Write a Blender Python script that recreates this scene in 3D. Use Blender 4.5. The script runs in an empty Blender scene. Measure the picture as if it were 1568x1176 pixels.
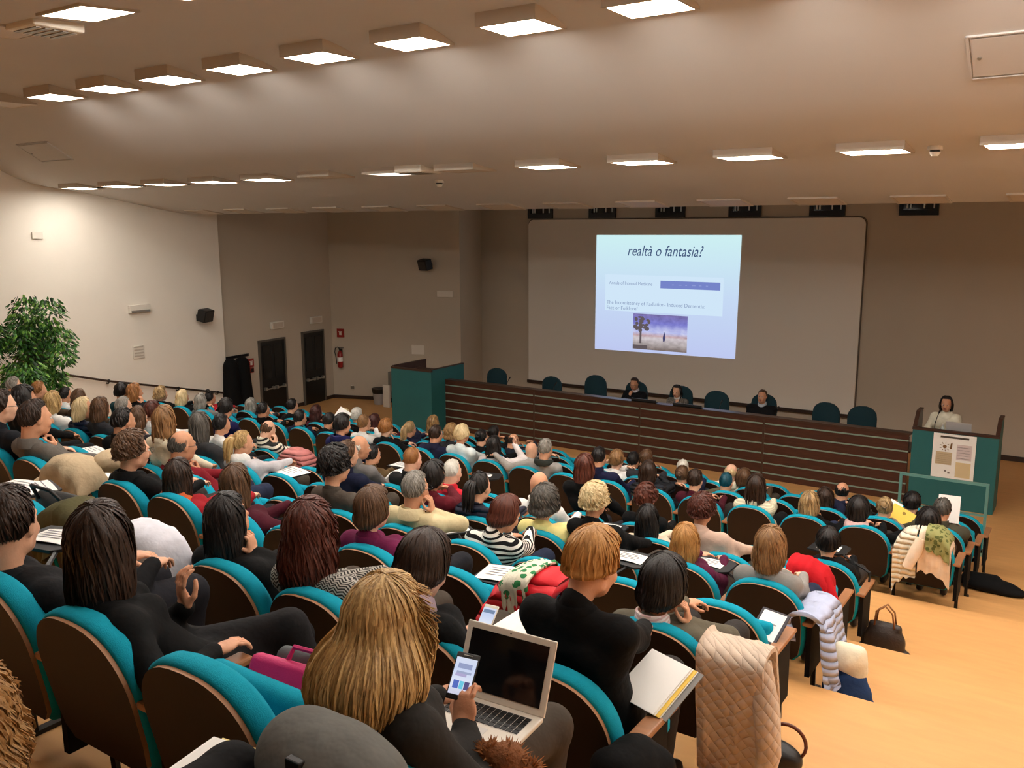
import bpy, bmesh, math, random
import numpy as np
from mathutils import Vector, Matrix, Euler
random.seed(7); np.random.seed(7)
scene = bpy.context.scene
C = scene.collection

# ---------------------------------------------------------------- camera
EYE = 4.4
PITCH, YAW, ROLL = 0.177073535, 0.592743443, -0.003925575
cam_data = bpy.data.cameras.new('camera'); cam = bpy.data.objects.new('camera', cam_data); C.objects.link(cam)
_F = Vector((-math.sin(YAW)*math.cos(PITCH), math.cos(YAW)*math.cos(PITCH), -math.sin(PITCH)))
_R = Vector((math.cos(YAW), math.sin(YAW), 0)); _U = _R.cross(_F)
_R2 = math.cos(ROLL)*_R + math.sin(ROLL)*_U; _U2 = -math.sin(ROLL)*_R + math.cos(ROLL)*_U
cam.matrix_world = Matrix(((_R2.x, _U2.x, -_F.x, 0), (_R2.y, _U2.y, -_F.y, 0), (_R2.z, _U2.z, -_F.z, EYE), (0, 0, 0, 1)))
cam_data.sensor_width = 36.0; cam_data.lens = 1360.74*36/1568; cam_data.clip_start = 0.05; cam_data.clip_end = 100
scene.camera = cam

# ---------------------------------------------------------------- world, exposure
world = bpy.data.worlds.new('world'); scene.world = world; world.use_nodes = True
world.node_tree.nodes['Background'].inputs[0].default_value = (0.02, 0.025, 0.04, 1)
world.node_tree.nodes['Background'].inputs[1].default_value = 0.3
vs = scene.view_settings
vs.view_transform = 'Standard'; vs.look = 'None'; vs.gamma = 1.0; vs.use_curve_mapping = False
vs.exposure = 0.0
LAMP = 34.0            # strength of the lit ceiling diffusers
LAMP_COL = (1.0, 0.935, 0.85)

# ---------------------------------------------------------------- helpers
def lin(c):
    return tuple((v/255/12.92 if v/255 <= 0.04045 else ((v/255+0.055)/1.055)**2.4) for v in c)
MATS = {}
def mat(name, rgb, rough=0.7, var=0.0, vscale=6.0, bump=0.0, bscale=60.0, metal=0.0, emit=None, estr=0.0, coat=0.0, spec=0.5, stretch=None, alpha=None):
    """plain procedural material: base colour with noise variation and fine bump"""
    if name in MATS: return MATS[name]
    m = bpy.data.materials.new(name); m.use_nodes = True; MATS[name] = m
    nt = m.node_tree; b = nt.nodes['Principled BSDF']
    col = (*lin(rgb), 1)
    b.inputs['Base Color'].default_value = col; b.inputs['Roughness'].default_value = rough
    b.inputs['Metallic'].default_value = metal; b.inputs['Specular IOR Level'].default_value = spec
    if coat: b.inputs['Coat Weight'].default_value = coat
    if emit:
        b.inputs['Emission Color'].default_value = (*emit, 1); b.inputs['Emission Strength'].default_value = estr
    if alpha is not None: b.inputs['Alpha'].default_value = alpha
    if var or bump:
        tc = nt.nodes.new('ShaderNodeTexCoord'); mp = nt.nodes.new('ShaderNodeMapping')
        nt.links.new(tc.outputs['Object'], mp.inputs[0])
        if stretch: mp.inputs['Scale'].default_value = stretch
    if var:
        n = nt.nodes.new('ShaderNodeTexNoise'); n.inputs['Scale'].default_value = vscale; n.inputs['Detail'].default_value = 5
        nt.links.new(mp.outputs[0], n.inputs['Vector'])
        mr = nt.nodes.new('ShaderNodeMapRange'); mr.inputs[1].default_value = 0.3; mr.inputs[2].default_value = 0.7
        mr.inputs[3].default_value = 1-var; mr.inputs[4].default_value = 1+var
        nt.links.new(n.outputs['Fac'], mr.inputs[0])
        mx = nt.nodes.new('ShaderNodeVectorMath'); mx.operation = 'SCALE'; mx.inputs[0].default_value = col[:3]
        nt.links.new(mr.outputs[0], mx.inputs['Scale']); nt.links.new(mx.outputs[0], b.inputs['Base Color'])
    if bump:
        n2 = nt.nodes.new('ShaderNodeTexNoise'); n2.inputs['Scale'].default_value = bscale; n2.inputs['Detail'].default_value = 3
        nt.links.new(mp.outputs[0], n2.inputs['Vector'])
        bp = nt.nodes.new('ShaderNodeBump'); bp.inputs['Strength'].default_value = bump; bp.inputs['Distance'].default_value = 0.01
        nt.links.new(n2.outputs['Fac'], bp.inputs['Height']); nt.links.new(bp.outputs[0], b.inputs['Normal'])
    return m

def mesh_obj(name, verts, faces, m=None, parent=None, smooth=False, loc=None, rot=None):
    me = bpy.data.meshes.new(name); me.from_pydata([tuple(v) for v in verts], [], [tuple(f) for f in faces]); me.update()
    if smooth: me.shade_smooth()
    return link(name, me, m, parent, loc, rot)
def link(name, me, m=None, parent=None, loc=None, rot=None):
    o = bpy.data.objects.new(name, me); C.objects.link(o)
    if m is not None and me is not None and len(me.materials) == 0: me.materials.append(m)
    if parent: o.parent = parent
    if loc is not None: o.location = loc
    if rot is not None: o.rotation_euler = rot
    return o
class MB:
    """collects simple shapes into one mesh"""
    def __init__(s): s.v = []; s.f = []; s.mi = []
    def add(s, v, f, mi=0):
        b = len(s.v); s.v += [tuple(p) for p in v]; s.f += [tuple(i+b for i in q) for q in f]; s.mi += [mi]*len(f); return s
    def box(s, x0, x1, y0, y1, z0, z1, mi=0, bev=0.0):
        if bev <= 0:
            v = [(x, y, z) for z in (z0, z1) for y in (y0, y1) for x in (x0, x1)]
            return s.add(v, [(0,2,3,1), (4,5,7,6), (0,1,5,4), (2,6,7,3), (0,4,6,2), (1,3,7,5)], mi)
        bm = bmesh.new(); bmesh.ops.create_cube(bm, size=1)
        for q in bm.verts: q.co = ((x0+x1)/2+q.co.x*(x1-x0), (y0+y1)/2+q.co.y*(y1-y0), (z0+z1)/2+q.co.z*(z1-z0))
        bmesh.ops.bevel(bm, geom=bm.edges[:], offset=bev, segments=2, affect='EDGES', profile=0.5)
        return s.bm(bm, mi)
    def bm(s, bm, mi=0):
        bm.verts.index_update(); s.add([q.co[:] for q in bm.verts], [[q.index for q in f.verts] for f in bm.faces], mi); bm.free(); return s
    def tube(s, pts, r, n=8, mi=0, cap=True, flat=1.0, up=None):
        """tube along a polyline, r a number or list"""
        pts = [Vector(p) for p in pts]; k = len(pts); rs = r if isinstance(r, (list, tuple)) else [r]*k
        v = []; prev = None
        for i, p in enumerate(pts):
            t = (pts[min(i+1, k-1)]-pts[max(i-1, 0)]).normalized()
            a = Vector(up) if up else (prev if prev else (Vector((0, 0, 1)) if abs(t.z) < 0.9 else Vector((1, 0, 0))))
            sd = t.cross(a)
            if sd.length < 1e-5: sd = t.orthogonal()
            sd.normalize(); a = sd.cross(t).normalized(); prev = a
            for j in range(n):
                an = 2*math.pi*j/n
                v.append(p + sd*math.cos(an)*rs[i] + a*math.sin(an)*rs[i]*flat)
        f = [(i*n+j, i*n+(j+1) % n, (i+1)*n+(j+1) % n, (i+1)*n+j) for i in range(k-1) for j in range(n)]
        if cap: f += [tuple(range(n-1, -1, -1)), tuple((k-1)*n+j for j in range(n))]
        return s.add(v, f, mi)
    def sphere(s, c, r, u=12, w=8, mi=0):
        rx, ry, rz = (r, r, r) if not isinstance(r, (tuple, list)) else r
        v = [(c[0], c[1], c[2]+rz)]
        for i in range(1, w):
            th = math.pi*i/w
            for j in range(u):
                ph = 2*math.pi*j/u; v.append((c[0]+rx*math.sin(th)*math.cos(ph), c[1]+ry*math.sin(th)*math.sin(ph), c[2]+rz*math.cos(th)))
        v.append((c[0], c[1], c[2]-rz)); L = len(v)-1
        f = [(0, 1+j, 1+(j+1) % u) for j in range(u)]
        f += [(1+i*u+j, 1+(i+1)*u+j, 1+(i+1)*u+(j+1) % u, 1+i*u+(j+1) % u) for i in range(w-2) for j in range(u)]
        f += [(1+(w-2)*u+j, L, 1+(w-2)*u+(j+1) % u) for j in range(u)]
        return s.add(v, f, mi)
    def prism(s, poly, d0, d1, axis='y', mi=0):
        """closed 2-D outline extruded along an axis: poly in (x,z) for y, (y,z) for x, (x,y) for z"""
        n = len(poly)
        def P(a, b, d): return (a, d, b) if axis == 'y' else ((d, a, b) if axis == 'x' else (a, b, d))
        v = [P(a, b, d0) for a, b in poly]+[P(a, b, d1) for a, b in poly]
        f = [tuple(range(n-1, -1, -1)), tuple(range(n, 2*n))]+[(i, (i+1) % n, n+(i+1) % n, n+i) for i in range(n)]
        return s.add(v, f, mi)
    def mesh(s, name, mats, smooth=False, fix=True):
        me = bpy.data.meshes.new(name); me.from_pydata(s.v, [], s.f)
        for m in (mats if isinstance(mats, (list, tuple)) else [mats]): me.materials.append(m)
        me.polygons.foreach_set('material_index', s.mi)
        if fix:
            bm = bmesh.new(); bm.from_mesh(me); bmesh.ops.recalc_face_normals(bm, faces=bm.faces); bm.to_mesh(me); bm.free()
        if smooth:
            me.shade_smooth()
            if smooth != True: me.set_sharp_from_angle(angle=math.radians(smooth))
        me.update(); return me
    def build(s, name, mats, parent=None, smooth=False, loc=None, rot=None):
        return link(name, s.mesh(name, mats, smooth), None, parent, loc, rot)
def tag(o, label, cat=None, group=None):
    o['label'] = label
    if cat: o['category'] = cat
    if group: o['group'] = group
    return o
def struct(o): o['kind'] = 'structure'; return o
def thing(name, label, cat, loc=(0, 0, 0), rotz=0, group=None):
    o = bpy.data.objects.new(name, None); C.objects.link(o); o.location = loc; o.rotation_euler = (0, 0, rotz); o.empty_display_size = 0.1
    return tag(o, label, cat, group)
def copy_tree(o, parent=None):
    c = o.copy(); C.objects.link(c)
    if parent: c.parent = parent
    for ch in o.children: copy_tree(ch, c)
    return c
ORD = ['zeroth', 'first', 'second', 'third', 'fourth', 'fifth', 'sixth', 'seventh', 'eighth', 'ninth', 'tenth', 'eleventh', 'twelfth', 'thirteenth', 'fourteenth', 'fifteenth', 'sixteenth', 'seventeenth', 'eighteenth', 'nineteenth', 'twentieth', 'twenty-first', 'twenty-second', 'twenty-third', 'twenty-fourth', 'twenty-fifth']

# rows of seats, nearest the camera first: (y of the seat back, height of the top of the back, x of the aisle seat)
ROWS = [(0.38, 3.48, -1.42), (1.38, 3.19, -1.46), (2.4, 2.886, -1.51), (3.4, 2.64, -1.565), (4.45, 2.326, -1.65), (5.48, 2.077, -1.725), (6.45, 1.82, -1.77), (7.35, 1.587, -1.79), (9.1, 1.378, -1.87), (10.0, 1.21, -1.88), (10.9, 1.03, -1.88), (11.8, 0.85, -1.88)]
SEAT_H = 0.85
def row_y(r): return ROWS[r+1][0]
def row_z(r): return ROWS[r+1][1]-SEAT_H
SEAT_P = 0.585
def seat_x(r, j): return ROWS[r+1][2]-SEAT_P*j
# ================================================================ the hall
M_FLOOR = mat('floor_beech', (214, 160, 100), 0.5, 0.05, 3.0, 0.08, 40, spec=0.35, stretch=(1, 5, 1))
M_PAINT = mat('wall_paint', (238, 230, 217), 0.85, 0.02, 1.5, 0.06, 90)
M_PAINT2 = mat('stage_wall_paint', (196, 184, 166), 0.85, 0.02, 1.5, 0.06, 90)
M_CEIL = mat('ceiling_plaster', (200, 196, 192), 0.9, 0.02, 0.8, 0.05, 70)
M_BASE = mat('baseboard_dark', (52, 34, 24), 0.5)
M_METAL = mat('white_metal', (225, 218, 205), 0.45)
M_GREYMETAL = mat('grey_metal', (150, 146, 138), 0.4, metal=0.6)
M_BLACK = mat('black_plastic', (16, 15, 15), 0.5)
M_STEEL = mat('black_steel', (18, 17, 17), 0.4, metal=0.3)
XL, XR, YB, YW = -16.1, 5.0, -3.0, 18.65
# stage level floor and the terraces that carry the rows
struct(MB().box(-17.2, XR, row_y(9)+0.86, YW+0.2, -0.2, 0).build('floor', M_FLOOR))
tb = MB(); prof = [(YB, -0.2), (YB, row_z(-1)+0.28), (row_y(-1)-0.02, row_z(-1)+0.28)]
for r in range(-1, 10):
    prof += [(row_y(r)-0.02, row_z(r)), (row_y(r+1)-0.02, row_z(r))]
prof += [(row_y(10)-0.02, -0.2)]
tb.prism(prof, XL, XR, 'x')
struct(tb.build('floor_terrace', M_FLOOR))
# walls
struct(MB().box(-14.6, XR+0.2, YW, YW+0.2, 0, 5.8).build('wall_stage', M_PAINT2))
struct(MB().box(XL-0.2, XL, YB, 12.46, -0.2, 6.5).build('wall_left', M_PAINT))
def wall_seg(name, a, b, z0, z1, th=0.15, m=M_PAINT):
    a = Vector(a); b = Vector(b); d = (b-a).normalized(); n = Vector((-d.y, d.x))*th
    p = [a, b, b+n, a+n]
    return struct(MB().prism([(q.x, q.y) for q in p], z0, z1, 'z').build(name, m))
wall_seg('wall_left_return', (XL, 12.46), (-16.22, 12.46), 0, 5.8, -0.12)
D0, D1 = Vector((-16.22, 12.46)), Vector((-16.49, 16.22))
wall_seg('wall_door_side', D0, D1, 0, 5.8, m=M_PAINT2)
K0, K1 = Vector((-16.49, 16.22)), Vector((-13.19, 17.33))
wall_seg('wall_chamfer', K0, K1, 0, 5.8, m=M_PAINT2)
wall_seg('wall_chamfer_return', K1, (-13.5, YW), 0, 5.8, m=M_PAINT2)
struct(MB().box(XR, XR+0.2, YB, YW, -0.2, 6.5).build('wall_right', M_PAINT))
struct(MB().box(XL, XR, YB-0.2, YB, -0.2, 6.5).build('wall_back', mat('back_wall_dark', (84, 58, 42), 0.6, 0.1, 4)))  # unseen wall, coloured dark to cut the fill light on the seat backs
# ceiling: a wave that comes down towards the stage and ends in a lip
cp = [(-3.0, 5.86), (1.5, 5.96), (4.2, 6.03), (5.6, 6.17), (6.2, 6.17), (6.63, 6.12), (7.1, 5.98), (7.7, 5.62), (8.3, 5.28), (8.75, 5.135), (9.02, 5.10), (9.4, 5.055), (10.3, 4.90), (11.54, 4.685), (11.85, 4.645)]
cy = np.array([p[0] for p in cp]); cz = np.array([p[1] for p in cp])
def _slopes(x, y):
    h = np.diff(x); d = np.diff(y)/h; m = np.zeros(len(x)); m[0] = d[0]; m[-1] = d[-1]
    for i in range(1, len(x)-1):
        m[i] = 0 if d[i-1]*d[i] < 0 else (d[i-1]*h[i]+d[i]*h[i-1])/(h[i]+h[i-1])
    return m
_cm = _slopes(cy, cz)
def ceil_z(y):
    i = int(np.clip(np.searchsorted(cy, y)-1, 0, len(cy)-2)); h = cy[i+1]-cy[i]; t = (y-cy[i])/h
    return float((2*t**3-3*t*t+1)*cz[i]+(t**3-2*t*t+t)*h*_cm[i]+(-2*t**3+3*t*t)*cz[i+1]+(t**3-t*t)*h*_cm[i+1])
ys = np.linspace(-3.0, 11.85, 70)
low = [(float(y), ceil_z(y)) for y in ys]
mb = MB(); mb.prism([(11.85, 6.6), (-3.0, 6.6)]+low, XL-0.2, XR+0.2, 'x')
co = struct(mb.build('ceiling', M_CEIL, smooth=30))
struct(MB().box(-17.2, XR+0.2, 11.85, YW+0.2, 5.7, 5.9).build('ceiling_stage', M_CEIL))

# baseboards
def strip(name, a, b, z0, z1, th, m):
    a = Vector(a); b = Vector(b); d = (b-a).normalized(); n = Vector((d.y, -d.x))*th
    p = [a, b, b+n, a+n]
    return struct(MB().prism([(q.x, q.y) for q in p], z0, z1, 'z').build(name, m))
strip('baseboard_chamfer', K0, K1, 0, 0.09, 0.015, M_BASE)
strip('baseboard_stage', (-13.5, YW), (XR, YW), 0, 0.10, 0.02, M_BASE)
strip('baseboard_door_side', D0, D1, 0, 0.09, 0.015, M_BASE)

# clerestory windows high on the stage wall
M_WFRAME = mat('window_frame_dark', (14, 20, 26), 0.35)
M_WBAR = mat('window_bar_white', (215, 222, 226), 0.4)
M_GLASS = mat('window_glass_night', (30, 28, 26), 0.08, spec=0.7)
for i in range(6):
    xc = -11.69+1.70*i; w = 0.60
    wn = struct(MB().box(xc-w/2, xc+w/2, YW-0.03, YW-0.005, 4.60, 5.45).build('window_%d' % (i+1), M_GLASS))
    fr = MB()
    for a, b, c, d in ((-w/2-.05, w/2+.05, 4.55, 4.66), (-w/2-.05, w/2+.05, 5.40, 5.5), (-w/2-.05, -w/2+.02, 4.66, 5.40), (w/2-.02, w/2+.05, 4.66, 5.40)):
        fr.box(xc+a, xc+b, YW-0.06, YW-0.001, c, d)
    fr.build('window_frame', M_WFRAME, wn)
    for dx in (-0.20, -0.14, 0.10, 0.27):
        MB().box(xc+dx-0.012, xc+dx+0.012, YW-0.07, YW-0.045, 4.68, 5.40).build('window_bar', M_WBAR, wn)

# doors in the angled wall
M_DOOR = mat('door_dark', (14, 16, 18), 0.3, 0.05)
M_DGLASS = mat('door_glass', (12, 15, 19), 0.12, spec=0.6)
M_BAR = mat('push_bar', (175, 172, 162), 0.35, metal=0.7)
dd = (D1-D0).normalized(); dn = Vector((dd.y, -dd.x)); dang = math.atan2(dd.y, dd.x)
def wall_frame(p, d):
    return math.atan2(d.y, d.x)
def on_wall(o, base, d, s, z=0):
    """puts an object (x along wall, y into room negative) on a wall"""
    p = base+d*s; o.location = (p.x, p.y, z); o.rotation_euler = (0, 0, math.atan2(d.y, d.x)); return o
def wall_s(base, d, y): return (y-base.y)/d.y
for i, (y0, y1, h) in enumerate(((13.70, 14.48, 1.74), (15.13, 15.84, 1.79))):
    s0, s1 = wall_s(D0, dd, y0), wall_s(D0, dd, y1); w = s1-s0
    dr = MB(); dr.box(0, w, -0.03, -0.003, 0, h)
    d_ = struct(dr.build('door_%d' % (i+1), M_DOOR)); on_wall(d_, D0, dd, s0)
    for x0, x1 in ((0.04, w/2-0.02), (w/2+0.02, w-0.04)):
        MB().box(x0+.03, x1-.03, -0.036, -0.028, 0.85, h-0.1).build('glass_panel', M_DGLASS, d_)
    MB().box(-0.04, 0.0, -0.05, 0, 0, h+0.04).box(w, w+0.04, -0.05, 0, 0, h+0.04).box(-0.04, w+0.04, -0.05, 0, h, h+0.04).build('door_frame', mat('door_frame', (90, 84, 76), 0.5), d_)
    for x0, x1 in ((0.06, w/2-0.03), (w/2+0.03, w-0.06)):
        pb = MB().tube([(x0, -0.09, 0.62), (x1, -0.09, 0.62)], 0.017, 8); pb.box(x0, x0+.05, -0.10, -0.03, .59, .66); pb.box(x1-.05, x1, -0.10, -0.03, .59, .66)
        pb.build('push_bar', M_BAR, d_)

# ------------------------------------------------ ceiling lights
M_LAMP = mat('lamp_diffuser', (255, 248, 235), 0.5, emit=LAMP_COL, estr=LAMP)
M_LAMPADDSTAGE = mat('lamp_diffuser_added_stage', (255, 248, 235), 0.5, emit=LAMP_COL, estr=LAMP*0.34)
M_LAMPADDREAR = mat('lamp_diffuser_added_rear', (255, 248, 235), 0.5, emit=LAMP_COL, estr=LAMP*0.3)
M_LAMPHALF = mat('lamp_diffuser_dim', (250, 240, 225), 0.5, emit=LAMP_COL, estr=2.0)
M_LAMPOFF = mat('lamp_diffuser_off', (205, 190, 172), 0.5)
M_HOUS = mat('lamp_housing', (196, 184, 168), 0.5)
M_LOUV = mat('lamp_louvre', (240, 232, 218), 0.4)
def ceiling_light(x, y, state, label, tilt, m=None):
    w, d = 0.60, 0.50
    sl = (ceil_z(y+d/2)-ceil_z(y-d/2))/d; an = math.atan(sl)*tilt
    zb = ceil_z(y+d/2)-0.02-math.tan(an)*d/2; hh = (math.tan(an)-sl)*d+0.05
    t = thing('ceiling_light', label, 'ceiling light', (x, y, zb), 0, 'recessed ceiling lights'); t.rotation_euler = (an, 0, 0)
    h = MB(); e = 0.03
    h.box(-w/2, w/2, -d/2, -d/2+e, 0, hh).box(-w/2, w/2, d/2-e, d/2, 0, .05).box(-w/2, -w/2+e, -d/2+e, d/2-e, 0, hh).box(w/2-e, w/2, -d/2+e, d/2-e, 0, hh)
    h.build('housing', M_HOUS, t)
    MB().box(-w/2+e, w/2-e, -d/2+e, d/2-e, 0.004, 0.03).build('diffuser', m or {1: M_LAMP, 0.5: M_LAMPHALF, 0: M_LAMPOFF}[state], t)
    return t
for rn, y, jr, off, half, tl in (('added_rear', 1.75, range(-6, 7), (), (), 1), ('near', 4.20, range(-3, 7), (-3,), (), 1), ('middle', 6.63, range(-7, 7), (-7,), (), 0), ('far', 9.02, range(-9, 7), (-4, -2), (-3,), .1), ('last', 11.54, range(-9, 7), range(-9, 7), (), 1)):  # first row is unseen, added dim behind the view to brighten the foreground
    n = 0
    for j in jr:
        n += 1; st = 0 if j in off else (0.5 if j in half else 1)
        ceiling_light(-4.36+1.2*j, y, st, '%s ceiling light, %s from the left wall in the %s row' % ({1: 'lit', 0.5: 'dim', 0: 'unlit'}[st], ORD[n], rn), tl, M_LAMPADDREAR if rn == 'added_rear' else None)
# unseen soffit and stage lamps behind the lip, added to brighten the stage
struct(MB().box(XL-.3, XR, 11.85, 12.75, 4.76, 5.7).build('ceiling_soffit', M_CEIL))
for k in range(2, 8):
    t = thing('added_stage_light', 'added unseen stage light behind the ceiling lip, %s from the left' % ORD[k-1], 'added stage light', (-14.2+2.4*k, 12.3, 4.76), 0, 'added stage lights behind the ceiling lip')
    MB().box(-.3, .3, -.18, .18, -.02, 0).build('housing', M_HOUS, t); MB().box(-.27, .27, -.15, .15, -.026, -.02).build('diffuser', M_LAMPADDSTAGE, t)
def vent(x, y, label):
    t = thing('ceiling_vent', label, 'vent', (x, y, ceil_z(y)-0.06))
    MB().box(-.22, .22, -.22, .22, 0, .10, bev=0.02).build('casing', M_METAL, t)
    for k in range(5): MB().box(-.17, .17, -.17+.075*k, -.13+.075*k, -.008, .0).build('slat', M_GREYMETAL, t)
vent(-7.47, 4.25, 'square air vent box on the ceiling at the upper left'); vent(-7.45, 8.95, 'square air vent box among unlit lights of the far row')
def detector(x, y, label):
    t = thing('smoke_detector', label, 'detector', (x, y, ceil_z(y)))
    MB().tube([(0, 0, .03), (0, 0, -.03)], .065, 14).build('base', M_METAL, t)
    MB().tube([(0, 0, -.03), (0, 0, -.05)], .045, 12).build('dark_ring', M_BLACK, t)
    MB().tube([(0, 0, -.05), (0, 0, -.085)], [.05, .03], 14).build('sensor_head', M_METAL, t)
detector(-1.46, 9.1, 'small round smoke detector at the right end of far light row'); detector(-7.75, 9.75, 'small round smoke detector hanging near the square vent'); detector(-14.65, 9.05, 'small round smoke detector near the left wall lights')
def hatch(x0, x1, y0, y1, label):
    zm = (ceil_z(y0)+ceil_z(y1))/2; ang = math.atan2(ceil_z(y1)-ceil_z(y0), y1-y0); L = math.hypot(y1-y0, ceil_z(y1)-ceil_z(y0))
    t = thing('ceiling_hatch', label, 'hatch', ((x0+x1)/2, (y0+y1)/2, zm-0.012)); t.rotation_euler = (ang, 0, 0); w = x1-x0
    MB().box(-w/2+.03, w/2-.03, -L/2+.03, L/2-.03, -.004, .02).build('panel', M_CEIL, t)
    f = MB(); f.box(-w/2, w/2, -L/2, -L/2+.012, -.006, .02).box(-w/2, w/2, L/2-.012, L/2, -.006, .02).box(-w/2, -w/2+.02, -L/2, L/2, -.006, .02).box(w/2-.02, w/2, -L/2, L/2, -.006, .02)
    f.build('hatch_frame', M_CEIL, t); MB().tube([(-w/2+.08, 0, 0), (-w/2+.08, 0, -.012)], .015, 8).build('latch', M_GREYMETAL, t)
hatch(-1.06, -0.2, 7.5, 7.9, 'flush white access hatch in the ceiling at the upper right'); hatch(-14.5, -13.6, 7.6, 8.0, 'flush white access panel in the ceiling near left wall')
# ================================================================ stage
M_PLANK = mat('dark_plank', (72, 39, 24), 0.45, 0.22, 5.0, 0.1, 50, stretch=(1, 6, 8))
M_TRIM = mat('desk_trim_teal_grey', (132, 152, 138), 0.45)
M_TOPW = mat('desk_top_brown', (70, 48, 36), 0.35, 0.12, 6, stretch=(1, 5, 5))
M_LECT = mat('lectern_teal', (34, 100, 100), 0.55, 0.04, 3)
M_LBROWN = mat('lectern_brown', (66, 40, 28), 0.45, 0.1, 6)
# projection wall and slide
M_SCREEN = mat('screen_coating', (240, 233, 222), 0.9)
sc = thing('projection_screen', 'wide pale projection screen with rounded corners on the stage wall', 'screen', (-8.07, YW, 0))
w, z0, z1, rr = 3.94, 0.56, 4.52, 0.14
poly = [(-w, z0), (w, z0)]
for k in range(7): a = k/6*math.pi/2; poly.append((w-rr+rr*math.cos(a), z1-rr+rr*math.sin(a)))
for k in range(7): a = math.pi/2+k/6*math.pi/2; poly.append((-w+rr+rr*math.cos(a), z1-rr+rr*math.sin(a)))
MB().prism(poly, -0.07, -0.015, 'y').build('screen_panel', M_SCREEN, sc)
poly2 = [(x*1.006, z0+(z-z0)*1.006 if z > 1 else z) for x, z in poly]
MB().prism(poly2, -0.035, -0.001, 'y').build('edge_frame', mat('screen_edge_shade', (96, 84, 72), 0.6), sc)  # dark rim stands in for the shadow line around the screen
MB().box(-w-.02, w+.02, -.11, -.001, .49, .56).build('bottom_rail', M_BASE, sc)

def emitmat(name, nodes_fn):
    m = bpy.data.materials.new(name); m.use_nodes = True; nt = m.node_tree; nt.nodes.clear()
    out = nt.nodes.new('ShaderNodeOutputMaterial'); em = nt.nodes.new('ShaderNodeEmission'); nt.links.new(em.outputs[0], out.inputs[0]); nodes_fn(nt, em); return m
def ramp(nt, fac, stops):
    r = nt.nodes.new('ShaderNodeValToRGB'); cr = r.color_ramp
    while len(cr.elements) < len(stops): cr.elements.new(0.5)
    for e, (p, c) in zip(cr.elements, stops): e.position = p; e.color = (*lin(c), 1)
    nt.links.new(fac, r.inputs[0]); return r.outputs[0]
def gen_axis(nt, axis):
    tc = nt.nodes.new('ShaderNodeTexCoord'); sp = nt.nodes.new('ShaderNodeSeparateXYZ'); nt.links.new(tc.outputs['Generated'], sp.inputs[0]); return sp.outputs[axis]
def flat(c, s=1.0):
    def fn(nt, em): em.inputs[0].default_value = (*lin(c), 1); em.inputs[1].default_value = s
    return fn
def slide_fn(nt, em): nt.links.new(ramp(nt, gen_axis(nt, 2), [(0, (190, 200, 240)), (.5, (198, 218, 244)), (1, (205, 240, 242))]), em.inputs[0]); em.inputs[1].default_value = 1.0
def photo_fn(nt, em):
    z = gen_axis(nt, 2); sky = ramp(nt, z, [(0, (120, 105, 100)), (.18, (175, 165, 165)), (.34, (205, 195, 200)), (.40, (190, 160, 165)), (.5, (195, 200, 238)), (.75, (125, 125, 205)), (1, (120, 110, 165))])
    tc = nt.nodes.new('ShaderNodeTexCoord'); n = nt.nodes.new('ShaderNodeTexNoise'); n.inputs['Scale'].default_value = 9; n.inputs['Detail'].default_value = 6; nt.links.new(tc.outputs['Generated'], n.inputs['Vector'])
    mx = nt.nodes.new('ShaderNodeMix'); mx.data_type = 'RGBA'; mx.blend_type = 'OVERLAY'; mx.inputs[0].default_value = .55
    nt.links.new(sky, mx.inputs[6]); nt.links.new(n.outputs['Fac'], mx.inputs[7]); nt.links.new(mx.outputs[2], em.inputs[0])
ys_ = YW-0.072
sl = thing('projected_slide', 'bright projected slide titled realtà o fantasia on the screen', 'slide', (0, ys_, 0))
def quad(name, x0, x1, z0, z1, m, d, parent=None, poly=None):
    p = poly or [(x0, z0), (x1, z0), (x1, z1), (x0, z1)]
    return MB().prism(p, -d-0.002, -d, 'y').build(name, m, parent or sl)
quad('slide_background', 0, 0, 0, 0, emitmat('slide_background', slide_fn), 0, poly=[(-10.12, 1.48), (-6.66, 1.51), (-6.62, 4.17), (-10.11, 4.16)])
M_INK = emitmat('slide_ink', flat((62, 82, 122))); M_INK2 = emitmat('slide_ink_soft', flat((140, 158, 192)))
def text(body, x, z, size, m, parent, y=-0.008, shear=0.0, align='LEFT', ext=0.001, sx=1.0, name='lettering'):
    cu = bpy.data.curves.new(name, 'FONT'); cu.body = body; cu.size = size; cu.shear = shear; cu.align_x = align; cu.extrude = ext; cu.resolution_u = 3
    o = bpy.data.objects.new(name, cu); C.objects.link(o)
    dg = bpy.context.evaluated_depsgraph_get(); me = bpy.data.meshes.new_from_object(o.evaluated_get(dg)); bpy.data.objects.remove(o); bpy.data.curves.remove(cu)
    me.materials.clear(); me.materials.append(m)
    o = bpy.data.objects.new(name, me); C.objects.link(o); o.parent = parent; o.location = (x, y, z); o.rotation_euler = (math.pi/2, 0, 0); o.scale = (sx, 1, 1)
    return o
text('realtà o fantasia?', -8.40, 3.70, 0.34, M_INK, sl, shear=0.28, align='CENTER', sx=0.80)
quad('text_panel', -9.86, -6.98, 2.42, 3.26, emitmat('slide_panel', flat((208, 230, 248))), 0.003)
quad('blue_bar', -8.46, -7.05, 2.98, 3.15, emitmat('slide_bar', flat((118, 132, 200))), 0.006)
text('Annals of Internal Medicine', -9.76, 3.03, 0.105, M_INK2, sl, shear=0.0, sx=0.95)
M_FAINT = emitmat('slide_bar_text', flat((140, 154, 212)))
for k, wk in enumerate((.05, .07, .04, .08, .06, .05)): quad('faint_bar_mark', -8.18+.16*k, -8.18+.16*k+wk, 3.055, 3.075, M_FAINT, 0.009)
text('The Inconsistency of Radiation- Induced Dementia:', -9.82, 2.575, 0.118, M_INK2, sl, sx=1.0)
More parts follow.
